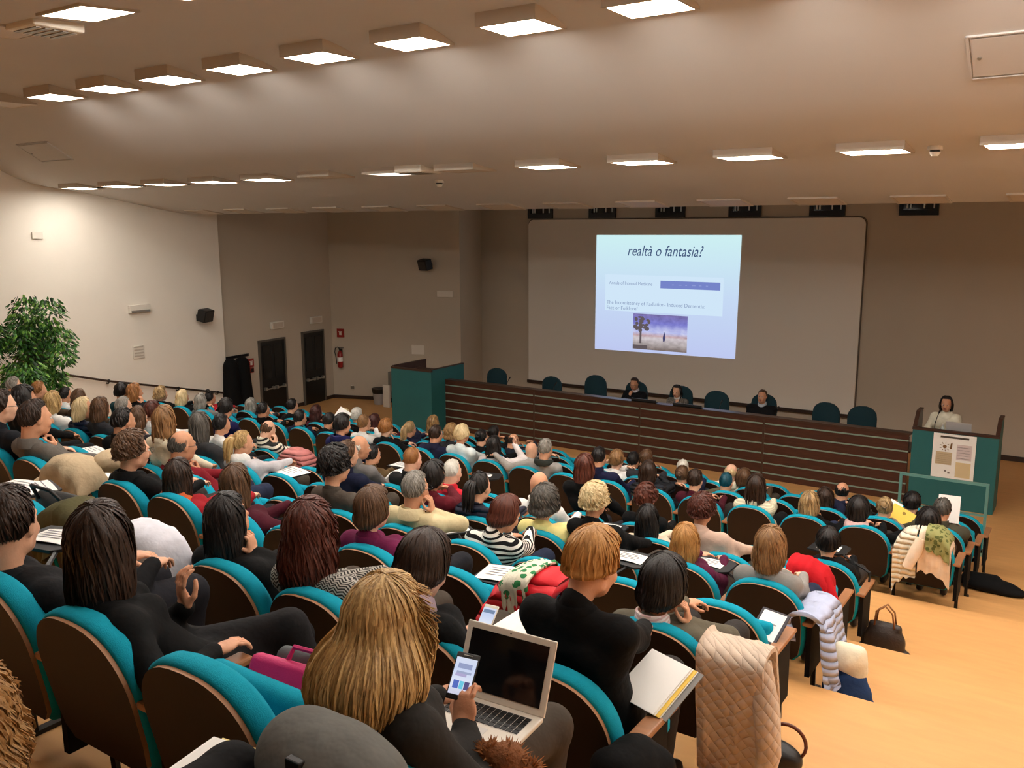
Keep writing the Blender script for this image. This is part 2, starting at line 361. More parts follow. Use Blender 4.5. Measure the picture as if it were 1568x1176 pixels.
text('Fact or Folklore?', -9.82, 2.45, 0.118, M_INK2, sl)
quad('slide_picture', -9.12, -7.78, 1.56, 2.38, emitmat('slide_picture', photo_fn), 0.006)
tr = MB(); rnd = random.Random(3)
for k in range(26):
    a = rnd.uniform(0, 6.28); q = rnd.uniform(0, 1)**.5; tr.sphere((-8.90+.2*q*math.cos(a), -0.0085, 2.16+.17*q*math.sin(a)), (rnd.uniform(.03, .06), .0012, rnd.uniform(.02, .05)), 8, 6)
tr.box(-8.95, -8.90, -.010, -.008, 1.70, 2.1); tr.box(-9.12, -8.75, -.010, -.008, 1.57, 1.66)
tr.build('slide_tree', emitmat('slide_tree', flat((98, 88, 92))), sl)
MB().prism([(-8.36, 1.76), (-8.33, 1.80), (-8.32, 1.76), (-8.30, 1.86), (-8.32, 1.95), (-8.335, 2.0), (-8.35, 1.95), (-8.37, 1.86)], -.010, -.008).build('slide_figure', emitmat('slide_fig', flat((70, 70, 110))), sl)

# long desk in four panelled bays
DX = [-11.88, -9.52, -7.16, -4.79, -2.43]; DY = 14.93
for i in range(4):
    t = thing('panel_desk', '%s bay from the left of the long dark plank fronted speakers desk' % ORD[i+1], 'desk', (DX[i], DY, 0), 0, 'bays of the long speakers desk')
    L = DX[i+1]-DX[i]-0.02
    zs = [0.115+0.1755*k for k in range(6)]
    edges = [0.0]+zs+[1.085]
    for k in range(7):
        a, b = edges[k]+(0.011 if k else 0), edges[k+1]-(0.011 if k < 6 else 0)
        MB().box(0.02, L, 0.0, 0.025, a, b).build('plank', M_PLANK, t)
    for k in range(6): MB().box(0.02, L, -0.008, 0.02, zs[k]-0.011, zs[k]+0.011).build('trim_strip', M_TRIM, t)
    MB().box(-0.02, 0.02, -0.004, 0.03, 0, 1.085).build('post', M_TOPW, t)
    MB().box(0, L, 0.03, 0.06, 0, 1.05).build('back_board', M_TOPW, t)
wt = MB().box(DX[0]-.02, DX[4], DY-0.01, DY+0.17, 1.085, 1.115).box(DX[0], DX[4], DY+.06, DY+0.75, 0.78, 0.81)
tag(wt.build('desk_worktop', M_TOPW), 'continuous brown worktop and ledge running along the speakers desk', 'worktop')

def lectern(name, x0, x1, y, h, dep, rise, label):
    t = thing(name, label, 'lectern', (x0, y, 0)); w = x1-x0
    MB().box(0, w, 0, .03, 0, h-.04).build('front_panel', M_LECT, t)
    MB().box(-.005, w+.005, -.012, .05, h-.04, h).build('top_trim', M_LBROWN, t)
    for x, s in ((0, 0), (w-.05, 1)):
        po = [(0.03, 0), (dep, 0), (dep, h+rise), (0.03, h)] if rise < .05 else [(0.03, 0), (dep, 0), (dep, h+rise), (dep*.45, h+rise), (0.03, h)]
        po_o = MB().prism([(a, b) for a, b in po], x if s == 0 else x+.025, x+.025 if s == 0 else x+.05, 'x'); po_o.build('side_panel', M_LECT, t)
        MB().prism([(a, b) for a, b in po], x+.025 if s == 0 else x, x+.05 if s == 0 else x+.025, 'x').build('inner_lining', M_LBROWN, t)
        cap = MB()
        for (a, b), (c, d) in zip(po[2:], po[3:]): cap.prism([(a, b), (a, b+.02), (c, d+.02), (c, d)], x-.005, x+.055, 'x')
        cap.build('edge_cap', M_LBROWN, t)
    MB().box(.05, w-.05, .03, dep*.8, h-.16, h-.13).build('shelf', M_LBROWN, t)
    return t
lectern('lectern', -2.40, -1.19, 14.90, 1.24, 0.55, 0.20, 'teal lectern with brown raised wings and a poster, at right')
lectern('lectern', -12.92, -11.80, 14.45, 1.37, 1.15, 0.0, 'empty teal lectern at the left end of the long desk')
# poster
po = thing('poster', 'white conference programme poster hanging on the right lectern front', 'poster', (-2.09, 14.884, 0))
M_PAPER = mat('paper_white', (244, 242, 236), 0.7, 0.02, 8)
MB().box(0, .60, 0, .006, .47, 1.19).build('sheet', M_PAPER, po)
def pq(name, x0, x1, z0, z1, c, par=po): return MB().box(x0, x1, -.0025, 0, z0, z1).build(name, mat('print_%d_%d_%d' % c, c, .7), par)
pq('header_bar', .10, .50, 1.125, 1.155, (72, 66, 58))
pq('text_block', .05, .28, .70, .90, (205, 185, 150)); pq('text_block', .34, .55, .52, .76, (214, 194, 150)); pq('text_block', .34, .55, .80, 1.04, (222, 208, 206))
for k in range(5): pq('text_line', .35, .53, .82+.043*k, .829+.043*k, (176, 158, 160))
for k in range(6): pq('text_line', .06, .27, .715+.03*k, .721+.03*k, (172, 150, 118))
em = MB()
for k in range(9):
    a = 2*math.pi*k/9; em.prism([(.17+.05*math.cos(a-.14), .985+.05*math.sin(a-.14)), (.17+.08*math.cos(a), .985+.08*math.sin(a)), (.17+.05*math.cos(a+.14), .985+.05*math.sin(a+.14))], -.004, -.001)
em.tube([(.17, -.004, .985), (.17, 0, .985)], .028, 12); em.prism([(.24, .95), (.27, .96), (.275, 1.06), (.25, 1.04)], -.004, -.001)
em.build('emblem', mat('print_emblem', (128, 92, 52), .7), po)
for x, z in ((.20, .60), (.25, .575)): pq('small_mark', x-.015, x+.015, z-.012, z+.012, (120, 110, 104))

# railing in front of the right hand seats
M_RAIL = mat('railing_teal', (120, 170, 160), 0.35, metal=0.3)
M_RGLASS = mat('railing_panel', (60, 120, 112), 0.15, alpha=0.45)
rl = thing('railing', 'pale teal metal railing standing before the front right seats', 'railing', (-2.18, 12.9, 0))
for x in (0, 1.07): MB().box(x-.018, x+.018, -.018, .018, 0, 1.0).build('post', M_RAIL, rl)
MB().box(-.018, 1.088, -.02, .02, .97, 1.005).build('top_rail', M_RAIL, rl); MB().box(0, 1.07, -.012, .012, .55, .575).build('middle_rail', M_RAIL, rl)
MB().box(.02, 1.05, -.004, .004, .06, .42).build('lower_panel', M_RGLASS, rl)

# chairs behind the desk
M_CHAIR = mat('stage_chair_fabric', (8, 48, 57), 0.85, 0.06, 30, 0.15, 200)
def arch(w, z0, z1, n=9, p=2.3, zs=None):
    zs = zs if zs is not None else z1-w*0.9
    pts = [(-w*.88, z0), (w*.88, z0), (w, z0+.06)]
    for k in range(n+1):
        a = k/n*math.pi; c, s = math.cos(a), math.sin(a)
        pts.append((w*math.copysign(abs(c)**(2/p), c), zs+(z1-zs)*abs(s)**(2/p)))
    pts.append((-w, z0+.06)); return pts
def loft_outline(mb, rings, mi=0, cap0=True, cap1=True):
    n = len(rings[0]); v = [p for r in rings for p in r]
    f = [(i*n+j, i*n+(j+1) % n, (i+1)*n+(j+1) % n, (i+1)*n+j) for i in range(len(rings)-1) for j in range(n)]
    if cap0: f.append(tuple(range(n-1, -1, -1)))
    if cap1: f.append(tuple((len(rings)-1)*n+j for j in range(n)))
    mb.add(v, f, mi)
def inset(pts, d):
    n = len(pts); out = []
    for i in range(n):
        a, b, c = Vector(pts[i-1]), Vector(pts[i]), Vector(pts[(i+1) % n])
        e1 = (b-a); e2 = (c-b); n1 = Vector((-e1.y, e1.x)); n2 = Vector((-e2.y, e2.x))
        m_ = (n1.normalized() if n1.length > 1e-9 else n1)+(n2.normalized() if n2.length > 1e-9 else n2)
        if m_.length < 1e-6: m_ = n1
        out.append(tuple(b+m_.normalized()*d))
    return out
def stage_chair(x, y, rz, label):
    t = thing('stage_chair', label, 'chair', (x, y, 0), rz, 'teal chairs behind the speakers desk')
    o = arch(.25, .50, 1.18)
    mb = MB(); loft_outline(mb, [[(a, d, b) for a, b in inset(o, i)] for d, i in ((.23, .02), (.245, 0), (.285, 0), (.30, .02))]); mb.build('backrest', M_CHAIR, t, smooth=40)
    MB().box(-.25, .25, -.25, .22, .42, .52, bev=.03).build('seat', M_CHAIR, t, smooth=40)
    MB().tube([(0, 0, .42), (0, 0, .1)], .03, 10).build('column', M_STEEL, t)
    MB().box(-.03, .03, .18, .26, .40, .60).build('back_bracket', M_STEEL, t)
    for k in range(5):
        a = 2*math.pi*k/5; MB().tube([(0, 0, .11), (.28*math.cos(a), .28*math.sin(a), .06)], [.025, .018], 6).sphere((.28*math.cos(a), .28*math.sin(a), .03), .03, 8, 6).build('foot', M_STEEL, t)
    for s in (-1, 1):
        MB().tube([(s*.25, .15, .46), (s*.29, .12, .5), (s*.29, .08, .66)], .015, 6).box(s*.29-.03, s*.29+.03, -.12, .14, .66, .69, bev=.01).build('armrest', M_STEEL, t)
    return t
CH = [(-11.46, 16.2, .15, 'teal chair at the left end of the desk, tall and empty'), (-10.05, 16.2, -.1, 'low empty teal chair, second from the left behind the desk'), (-8.91, 16.2, .1, 'empty teal chair left of the man in a dark suit'), (-8.05, 16.35, 0, 'teal chair holding the man with his hand at his chin'), (-7.05, 16.35, 0, 'teal chair holding the woman at the desk'), (-6.22, 16.2, .05, 'empty teal chair between the woman and the man with a badge'), (-5.36, 16.4, 0, 'teal chair holding the man with a name badge'), (-4.16, 16.2, -.1, 'empty teal chair right of the man with a name badge'), (-3.45, 16.2, .2, 'wide empty teal chair nearest the right lectern')]
for k, (x, y, rz, lb) in enumerate(CH):
    c_ = stage_chair(x, y, rz, lb)
    if k == 1: c_.scale = (1.05, 1, .95)
    if k == 2: c_.scale = (1, 1, 1.06)

# desk microphones and things on the desk
def gooseneck(x, rz, label):
    t = thing('desk_microphone', label, 'microphone', (x, DY+.35, .81), rz, 'microphones on the speakers desk')
    MB().box(-.06, .06, -.05, .05, 0, .03, bev=.008).build('base', M_BLACK, t)
    MB().tube([(0, 0, .03), (0, .02, .18), (0, .06, .30), (0, .12, .37)], .006, 6).build('gooseneck', M_BLACK, t)
    MB().tube([(0, .11, .36), (0, .17, .40)], .013, 8).build('capsule', M_BLACK, t)
for x, l in ((-10.45, 'thin black desk microphone left of the second chair'), (-9.30, 'thin black desk microphone before the third chair'), (-6.55, 'thin black desk microphone left of the empty middle chair'), (-5.75, 'thin black desk microphone before the man with a badge'), (-4.7, 'thin black desk microphone right of the man with a badge')): gooseneck(x, 0, l)
def name_stand(x0, x1, label):
    tag(MB().box(x0, x1, DY+.02, DY+.05, 1.115, 1.17).box(x0, x1, DY+.02, DY+.12, 1.115, 1.125).build('name_stand', M_BLACK), label, 'name plate')
name_stand(-7.35, -6.85, 'black name plate standing before the woman at the desk'); name_stand(-6.5, -5.95, 'black name plate before the empty middle chair')
# laptop on the lectern
M_SILVER = mat('laptop_silver', (206, 204, 204), 0.35, metal=0.2)
M_SCREENOFF = mat('screen_black', (12, 12, 14), 0.15)
lp = thing('laptop', 'open silver laptop standing on the right lectern', 'laptop', (-1.77, 15.12, 1.11))
MB().box(-.18, .18, -.0, .24, 0, .016, bev=.004).build('base', M_SILVER, lp)
MB().prism([(-.02, .012), (-.11, .25), (-.122, .247), (-.032, .008)], -.18, .18, 'x').build('lid', M_SILVER, lp)
mc = thing('lectern_microphone', 'thin black microphone bending up from the right lectern', 'microphone', (-2.12, 15.10, 1.11))
MB().box(-.04, .04, -.04, .04, 0, .02).build('base', M_BLACK, mc); MB().tube([(0, 0, .02), (0, .03, .17), (.02, .1, .28), (.03, .16, .33)], .007, 6).build('gooseneck', M_BLACK, mc); MB().tube([(.03, .15, .325), (.04, .2, .36)], .015, 8).build('capsule', M_BLACK, mc)
bt = thing('plastic_bottle', 'small clear water bottle beside the laptop on the lectern', 'bottle', (-2.0, 15.08, 1.11))
MB().tube([(0, 0, 0), (0, 0, .12), (0, 0, .16), (0, 0, .18)], [.03, .03, .012, .012], 10).build('body', mat('clear_plastic', (210, 220, 220), .1, alpha=.5), bt); MB().tube([(0, 0, .178), (0, 0, .198)], .014, 8).build('cap', M_METAL, bt)

# ------------------------------------------------ things on the walls
def plate(name, base, d, y_or_s, z, w, h, m, label, cat, byY=True, dep=.03, parts=None):
    s = wall_s(base, d, y_or_s) if byY else y_or_s
    t = thing(name, label, cat); on_wall(t, base, d, s, z)
    MB().box(-w/2, w/2, -dep, -.002, -h/2, h/2, bev=.006).build('plate', m, t)
    if parts: parts(t)
    return t
M_RED = mat('sign_red', (150, 34, 24), .5); M_REDP = mat('extinguisher_red', (150, 26, 18), .3)
def sign_parts(t): MB().box(-.03, .03, -.034, -.03, -.05, .02).box(-.05, .05, -.034, -.03, .03, .045).build('white_symbol', M_METAL, t)
plate('fire_sign', D0, dd, 13.41, 1.30, .17, .2, M_RED, 'small red fire alarm sign beside the coats', 'sign', parts=sign_parts, dep=.03)
ab = plate('alarm_button', D0, dd, 13.41, 1.13, .12, .12, M_RED, 'red alarm call button below the fire alarm sign', 'button', dep=.05)
MB().box(-.04, .04, -.056, -.05, -.04, .04).build('glass_front', M_BLACK, ab)
def lamp_parts(t): MB().box(-.16, .16, -.075, -.06, -.06, .06).build('diffuser', M_LAMPOFF, t)
plate('emergency_light', D0, dd, 14.28, 2.09, .42, .17, M_METAL, 'pale emergency light box above the nearer dark door', 'light', dep=.06, parts=lamp_parts)
plate('emergency_light', D0, dd, 15.62, 2.09, .40, .17, M_METAL, 'pale emergency light box above the farther dark door', 'light', dep=.06, parts=lamp_parts)
kd = (K1-K0).normalized()
def k_s(x): return (x-K0.x)/kd.x
plate('fire_sign', K0, kd, k_s(-16.25), 1.70, .2, .22, M_RED, 'small red extinguisher sign on the wall above the extinguisher', 'sign', byY=False, parts=sign_parts)
ex = thing('fire_extinguisher', 'red fire extinguisher hanging on the wall beside the far door', 'extinguisher'); on_wall(ex, K0, kd, k_s(-16.25), .82)
MB().tube([(0, -.09, 0), (0, -.09, .02), (0, -.09, .36), (0, -.09, .42), (0, -.09, .44)], [.05, .07, .07, .04, .02], 14).build('cylinder', M_REDP, ex, smooth=40)
MB().box(-.02, .06, -.11, -.07, .44, .49).box(-.02, .10, -.10, -.08, .50, .515).build('valve_handle', M_BLACK, ex)
hs = [(0.02, -.09, .46), (-.06, -.10, .53), (-.12, -.10, .5), (-.14, -.1, .40), (-.10, -.12, .25), (-.08, -.13, .1)]
MB().tube(hs, .012, 6).build('hose', M_BLACK, ex); MB().tube([(0, -.09, .16), (0, -.09, .27)], .0712, 14, cap=False).build('paper_label', M_PAPER, ex); MB().box(-.03, .03, -.03, -.002, .1, .45).build('bracket', M_STEEL, ex)
def speaker(base, d, s, z, label, yaw=0.0):
    t = thing('wall_speaker', label, 'speaker'); on_wall(t, base, d, s, z)
    MB().tube([(0, -.01, -.08), (0, -.12, -.02)], .02, 8).box(-.04, .04, -.012, -.001, -.16, -.02).build('bracket', M_BLACK, t)
    b = MB().box(-.16, .16, -.30, -.10, -.12, .14, bev=.02).build('cabinet', M_BLACK, t); b.rotation_euler = (.25, 0, yaw)
    MB().box(-.13, .13, -.312, -.299, -.09, .11, bev=.004).build('grille', mat('speaker_grille', (58, 54, 50), .7, bump=.3, bscale=300), b)
    return t
speaker(K0, kd, k_s(-13.89), 3.50, 'black loudspeaker high on the angled stage wall', -.5)
LW0, LWd = Vector((XL, 0)), Vector((0, 1))
speaker(LW0, LWd, 11.93, 2.575, 'black loudspeaker on the bright left wall near its corner', .3)
def outlet(t): MB().box(-.05, .05, -.035, -.03, -.04, .04).build('socket_face', M_GREYMETAL, t)
plate('wall_plate', K0, kd, k_s(-13.55), 2.74, .42, .16, M_METAL, 'pale blank plate below the loudspeaker on the angled wall', 'wall plate', byY=False, dep=.03)
plate('wall_plate', K0, kd, k_s(-14.26), 1.34, .34, .24, M_METAL, 'pale notice plate above the left lectern', 'wall plate', byY=False, dep=.012)
plate('wall_socket', K0, kd, k_s(-15.98), .30, .10, .10, M_METAL, 'small socket low on the wall beyond the doors', 'socket', byY=False, dep=.03, parts=outlet)
lw = plate('emergency_light', LW0, LWd, 10.55, 2.79, .46, .15, M_METAL, 'long white emergency light on the bright left wall', 'light', dep=.08, parts=lambda t: MB().box(-.2, .2, -.10, -.08, -.07, -.03).build('lower_louvre', M_GREYMETAL, t))
plate('wall_grille', LW0, LWd, 10.48, 1.918, .26, .26, M_METAL, 'small square grille on the left wall below the emergency light', 'grille', dep=.02, parts=lambda t: [MB().box(-.10, .10, -.026, -.02, -.09+.06*k, -.06+.06*k).build('slat', M_HOUS, t) for k in range(4)])
plate('wall_plate', LW0, LWd, 8.66, 4.246, .20, .12, M_METAL, 'tiny white sensor plate high on the bright left wall', 'wall plate', dep=.03)
# handrail
hr = thing('handrail', 'dark handrail sloping down along the bright left wall', 'handrail', (XL, 0, 0))
MB().tube([(.09, 7.8, 1.97), (.09, 8.63, 1.765), (.09, 9.77, 1.435), (.09, 12.39, .79)], .022, 10).build('rail', M_BASE, hr, smooth=True)
for y, z in ((8.1, 1.90), (9.74, 1.445), (11.28, 1.065), (12.25, .825)): MB().tube([(.0, y, z-.05), (.07, y, z-.05), (.09, y, z-.01)], .014, 8).sphere((.09, y, z), .034, 10, 8).build('bracket', M_BLACK, hr)
# coat rack with black coats
def ellip_sheet(): pass
# waste bin, radiator and white panel near the left lectern
wb = thing('waste_bin', 'small pale waste bin with a black liner by the wall', 'bin', (-14.95, 16.25, 0))
MB().tube([(0, 0, 0), (0, 0, .30)], [.13, .16], 16).build('bucket', mat('bin_grey', (168, 160, 156), .5), wb, smooth=40)
MB().tube([(0, 0, .28), (0, 0, .40), (0, 0, .38)], [.165, .19, .15], 16).build('bin_liner', M_BLACK, wb, smooth=40)
ht = thing('wall_heater', 'flat grey heater panel standing at the wall beside the bin', 'heater', (-14.75, 16.62, 0), math.atan2(kd.y, kd.x))
MB().box(-.16, .16, -.06, .06, .12, .78, bev=.01).build('panel', mat('heater_grey', (120, 114, 104), .5), ht); MB().box(-.12, -.08, -.05, .05, 0, .12).box(.08, .12, -.05, .05, 0, .12).build('feet', M_STEEL, ht)
tag(MB().box(-14.62, -14.42, 16.02, 16.08, 0, .55, bev=.008).build('white_board_panel', M_METAL), 'narrow white board leaning beside the left lectern', 'board')
# ================================================================ auditorium seats
M_TEAL = mat('seat_fabric_teal', (18, 150, 174), 0.9, 0.06, 40, 0.2, 260, spec=0.15)
M_SHELL = mat('seat_shell_brown', (34, 19, 11), 0.55, 0.10, 7, spec=0.3, stretch=(6, 1, 1))
M_EDGE = mat('seat_shell_edge', (176, 128, 92), 0.5)
M_ARM = mat('armrest_wood', (164, 112, 74), 0.4, 0.1, 8, stretch=(1, 6, 1))
def seat_outline(n=20, off=0.0):
    W, zb, zt, zs = 0.268, 0.31, 0.85, 0.60
    pts = [(-.20, zb), (.20, zb), (.245, zb+.05), (.262, .45)]
    for k in range(n+1):
        a = k/n*math.pi; c, s = math.cos(a), math.sin(a)
        pts.append((W*math.copysign(abs(c)**.80, c), zs+(zt-zs)*abs(s)**.92))
    pts += [(-.262, .45), (-.245, zb+.05)]
    return inset(pts, -off) if off else pts
def rec(z): return (0.85-z)*0.20
def ring(off, d): return [(x, rec(z)+d, z) for x, z in seat_outline(off=off)]
def seat_meshes():
    s = MB(); r0, r1 = ring(-.014, 0.0), ring(-.014, .016); n = len(r0)
    s.add(r0, [tuple(range(n))], 0); s.add(r0+r1, [(j, (j+1) % n, n+(j+1) % n, n+j) for j in range(n)], 1); s.add(r1, [tuple(range(n))], 0)
    shell = s.mesh('back_shell', [M_SHELL, M_EDGE])
    c = MB(); loft_outline(c, [ring(-.010, .016), ring(.0, .024), ring(.004, .05), ring(.002, .085), ring(-.012, .105), ring(-.05, .118), ring(-.12, .122)])
    cush = c.mesh('back_cushion', M_TEAL, smooth=50)
    q = MB().box(-.245, .245, .16, .60, .40, .485, bev=.032).mesh('seat_cushion', M_TEAL, smooth=50)
    q2 = MB(); q2.box(-.245, .245, .235, .315, .40, .70, bev=.032); up = q2.mesh('seat_cushion', M_TEAL, smooth=50)
    a = MB().box(-.034, .034, .06, .46, .595, .622, bev=.008).mesh('armrest', M_ARM)
    p = MB().box(-.016, .016, .12, .40, .22, .595).mesh('arm_panel', mat('arm_panel_black', (12, 11, 11), 0.75, spec=0.2))
    l = MB().tube([(0, .30, .0), (0, .28, .40)], .018, 6).box(-.02, .02, .12, .44, 0, .02).mesh('leg', M_STEEL)
    bar = MB().box(-.26, .26, .26, .30, .33, .37).mesh('cross_bar', M_STEEL)
    return dict(shell=shell, cush=cush, down=q, up=up, arm=a, panel=p, leg=l, bar=bar)
SM = seat_meshes()
SEATS = {}
def make_seat(r, j, tip_up, end=False, last=False):
    n = j+2 if r >= 7 else j+1
    t = thing('auditorium_seat', 'teal auditorium seat, %s from the right aisle in the %s row from the desk' % (ORD[n], ORD[11-r]), 'seat', (seat_x(r, j), row_y(r), row_z(r)), 0, 'teal auditorium seats')
    link('back_shell', SM['shell'], parent=t); link('back_cushion', SM['cush'], parent=t); link('seat_cushion', SM['up' if tip_up else 'down'], parent=t)
    link('armrest', SM['arm'], parent=t, loc=(SEAT_P/2, 0, 0)); link('arm_panel', SM['panel'], parent=t, loc=(SEAT_P/2, 0, 0))
    link('leg', SM['leg'], parent=t, loc=(SEAT_P/2, 0, 0)); link('cross_bar', SM['bar'], parent=t)
    if last:
        link('armrest', SM['arm'], parent=t, loc=(-SEAT_P/2, 0, 0)); link('arm_panel', SM['panel'], parent=t, loc=(-SEAT_P/2, 0, 0)); link('leg', SM['leg'], parent=t, loc=(-SEAT_P/2, 0, 0))
    SEATS[(r, j)] = t
    return t
TAKEN = {}
OCC = set([(-1, 0), (0, 0), (0, 2), (0, 3), (1, 0), (1, 1), (1, 2), (1, 3), (2, 0), (2, 3), (2, 5), (2, 6), (2, 7), (2, 9), (2, 10), (3, 3), (3, 4), (3, 5), (3, 8), (3, 9), (3, 10), (3, 13), (4, 0), (4, 1), (4, 2), (4, 3), (4, 4), (4, 5), (4, 7), (4, 9), (4, 10), (4, 12), (4, 13), (4, 14), (4, 15), (5, 1), (5, 2), (5, 4), (5, 6), (5, 7), (5, 8), (5, 12), (5, 14), (5, 15), (5, 17), (5, 19), (5, 20), (6, 0), (6, 3), (6, 4), (6, 9), (6, 10), (6, 12), (6, 14), (6, 17), (6, 18), (6, 20), (7, -1), (7, 0), (7, 1), (7, 2), (7, 3), (7, 4), (7, 5), (7, 7), (7, 8), (7, 9), (7, 10), (7, 11), (7, 12), (7, 13), (7, 14), (7, 16), (7, 18), (7, 19), (7, 20), (8, -1), (8, 0), (8, 1), (8, 3), (8, 4), (8, 5), (8, 6), (8, 8), (8, 9), (8, 10), (8, 12), (8, 13), (8, 14), (8, 15), (8, 16), (8, 18), (8, 20), (9, 0), (9, 1), (9, 3), (9, 4), (9, 5), (9, 6), (9, 9), (9, 10), (9, 12), (9, 15)])
for r in range(-1, 11):
    j0 = -1 if r >= 7 else 0
    jmax = min(21, int((2.02*row_y(r)+0.9+ROWS[r+1][2])/SEAT_P)+1)
    for j in range(j0, jmax+1):
        make_seat(r, j, (r, j) not in OCC, last=(j == jmax))
# ================================================================ people
# ---- distance-field modelling: tapered capsules and ellipsoids blended, then meshed by surface nets
class Field:
    def __init__(s, lo, hi, h, k=0.03):
        s.h = h; s.k = k; s.lo = np.array(lo, float); s.n = np.maximum(np.ceil((np.array(hi)-s.lo)/h).astype(int)+1, 3)
        s.f = np.full(s.n, 1.0, np.float32); s.best = np.full(s.n, 1.0, np.float32); s.lab = np.zeros(s.n, np.int8)
    def _sub(s, lo, hi):
        a = np.clip(np.floor((lo-s.lo)/s.h).astype(int), 0, s.n-1); b = np.clip(np.ceil((hi-s.lo)/s.h).astype(int)+1, 1, s.n)
        if np.any(b <= a): return None
        g = [(np.arange(a[i], b[i])*s.h+s.lo[i]).astype(np.float32) for i in range(3)]
        return tuple(slice(a[i], b[i]) for i in range(3)), g[0][:, None, None], g[1][None, :, None], g[2][None, None, :]
    def _put(s, sl, d, lab, k=None, sub=False):
        k = s.k if k is None else k
        f = s.f[sl]
        if sub:
            s.f[sl] = np.maximum(f, -d); return
        h = np.maximum(k-np.abs(f-d), 0)
        s.f[sl] = np.minimum(f, d)-h*h/(4*k)
        u = d < s.best[sl]; s.best[sl][u] = d[u]; s.lab[sl][u] = lab
    def cap(s, a, b, ra, rb, lab=0, k=None):
        a = np.array(a, float); b = np.array(b, float); m = max(ra, rb)+s.k*1.5+3*s.h
        r = s._sub(np.minimum(a, b)-m, np.maximum(a, b)+m)
        if r is None: return
        sl, x, y, z = r; d = b-a; L = max(d@d, 1e-9)
        t = np.clip(((x-a[0])*d[0]+(y-a[1])*d[1]+(z-a[2])*d[2])/L, 0, 1)
        q = np.sqrt((x-a[0]-t*d[0])**2+(y-a[1]-t*d[1])**2+(z-a[2]-t*d[2])**2)-(ra+(rb-ra)*t)
        s._put(sl, q.astype(np.float32), lab, k)
    def ell(s, c, r, lab=0, k=None, R=None, sub=False):
        c = np.array(c, float); r = np.array(r, float); m = r.max()+s.k*1.5+3*s.h
        q = s._sub(c-m, c+m)
        if q is None: return
        sl, x, y, z = q; X, Y, Z = x-c[0], y-c[1], z-c[2]
        if R is not None:
            X, Y, Z = (R[0][0]*X+R[1][0]*Y+R[2][0]*Z), (R[0][1]*X+R[1][1]*Y+R[2][1]*Z), (R[0][2]*X+R[1][2]*Y+R[2][2]*Z)
        k0 = np.sqrt((X/r[0])**2+(Y/r[1])**2+(Z/r[2])**2); k1 = np.sqrt((X/r[0]**2)**2+(Y/r[1]**2)**2+(Z/r[2]**2)**2)
        s._put(sl, (k0*(k0-1)/np.maximum(k1, 1e-6)).astype(np.float32), lab, k, sub)
    def net(s):
        f = s.f; inside = f < 0; n = f.shape
        c = np.zeros(tuple(q-1 for q in n), np.int8)
        for dx in (0, 1):
            for dy in (0, 1):
                for dz in (0, 1): c += inside[dx:n[0]-1+dx, dy:n[1]-1+dy, dz:n[2]-1+dz]
        act = (c > 0) & (c < 8); I = np.argwhere(act); idx = np.full(c.shape, -1, np.int32); idx[act] = np.arange(len(I))
        pos = np.zeros((len(I), 3)); cnt = np.zeros(len(I))
        co = [(dx, dy, dz) for dx in (0, 1) for dy in (0, 1) for dz in (0, 1)]
        val = {o: f[I[:, 0]+o[0], I[:, 1]+o[1], I[:, 2]+o[2]] for o in co}
        for o in co:
            for ax in range(3):
                if o[ax] == 0:
                    p = list(o); p[ax] = 1; p = tuple(p); a, b = val[o], val[p]; m = (a < 0) != (b < 0)
                    t = np.where(m, a/np.where(m, a-b, 1), 0)
                    q = np.array(o, float)[None, :].repeat(len(I), 0); q[:, ax] = t
                    pos[m] += q[m]; cnt[m] += 1
        V = (I+pos/np.maximum(cnt, 1)[:, None])*s.h+s.lo
        L = s.lab[tuple(np.minimum(np.rint(((V-s.lo)/s.h)).astype(int), np.array(n)-1).T)]
        Q = []
        for ax in range(3):
            o1, o2 = [(1, 2), (2, 0), (0, 1)][ax]
            sa = [slice(None)]*3; sb = [slice(None)]*3; sa[ax] = slice(0, n[ax]-1); sb[ax] = slice(1, n[ax])
            ch = inside[tuple(sa)] != inside[tuple(sb)]; E_ = np.argwhere(ch)
            E_ = E_[(E_[:, o1] > 0) & (E_[:, o2] > 0) & (E_[:, o1] < n[o1]-1) & (E_[:, o2] < n[o2]-1)]
            if len(E_) == 0: continue
            fl = inside[tuple(sa)][tuple(E_.T)]
            def g(d1, d2):
                e = E_.copy(); e[:, o1] -= d1; e[:, o2] -= d2; return idx[tuple(e.T)]
            q = np.stack([g(1, 1), g(0, 1), g(0, 0), g(1, 0)], 1); q[~fl] = q[~fl][:, ::-1]
            Q.append(q)
        return V, np.concatenate(Q), L
def np_mesh(name, V, F, mi=None, mats=()):
    me = bpy.data.meshes.new(name); me.vertices.add(len(V)); me.vertices.foreach_set('co', np.asarray(V, np.float32).ravel())
    k = F.shape[1]; me.loops.add(F.size); me.loops.foreach_set('vertex_index', F.astype(np.int32).ravel())
    me.polygons.add(len(F)); me.polygons.foreach_set('loop_start', np.arange(0, F.size, k, dtype=np.int32))
    for m in mats: me.materials.append(m)
    if mi is not None: me.polygons.foreach_set('material_index', np.asarray(mi, np.int32))
    me.update(calc_edges=True); me.validate(); me.shade_smooth(); return me
SKIN, TOP, LEGS, SHOE, LIP, EYE_M = 0, 1, 2, 3, 4, 5

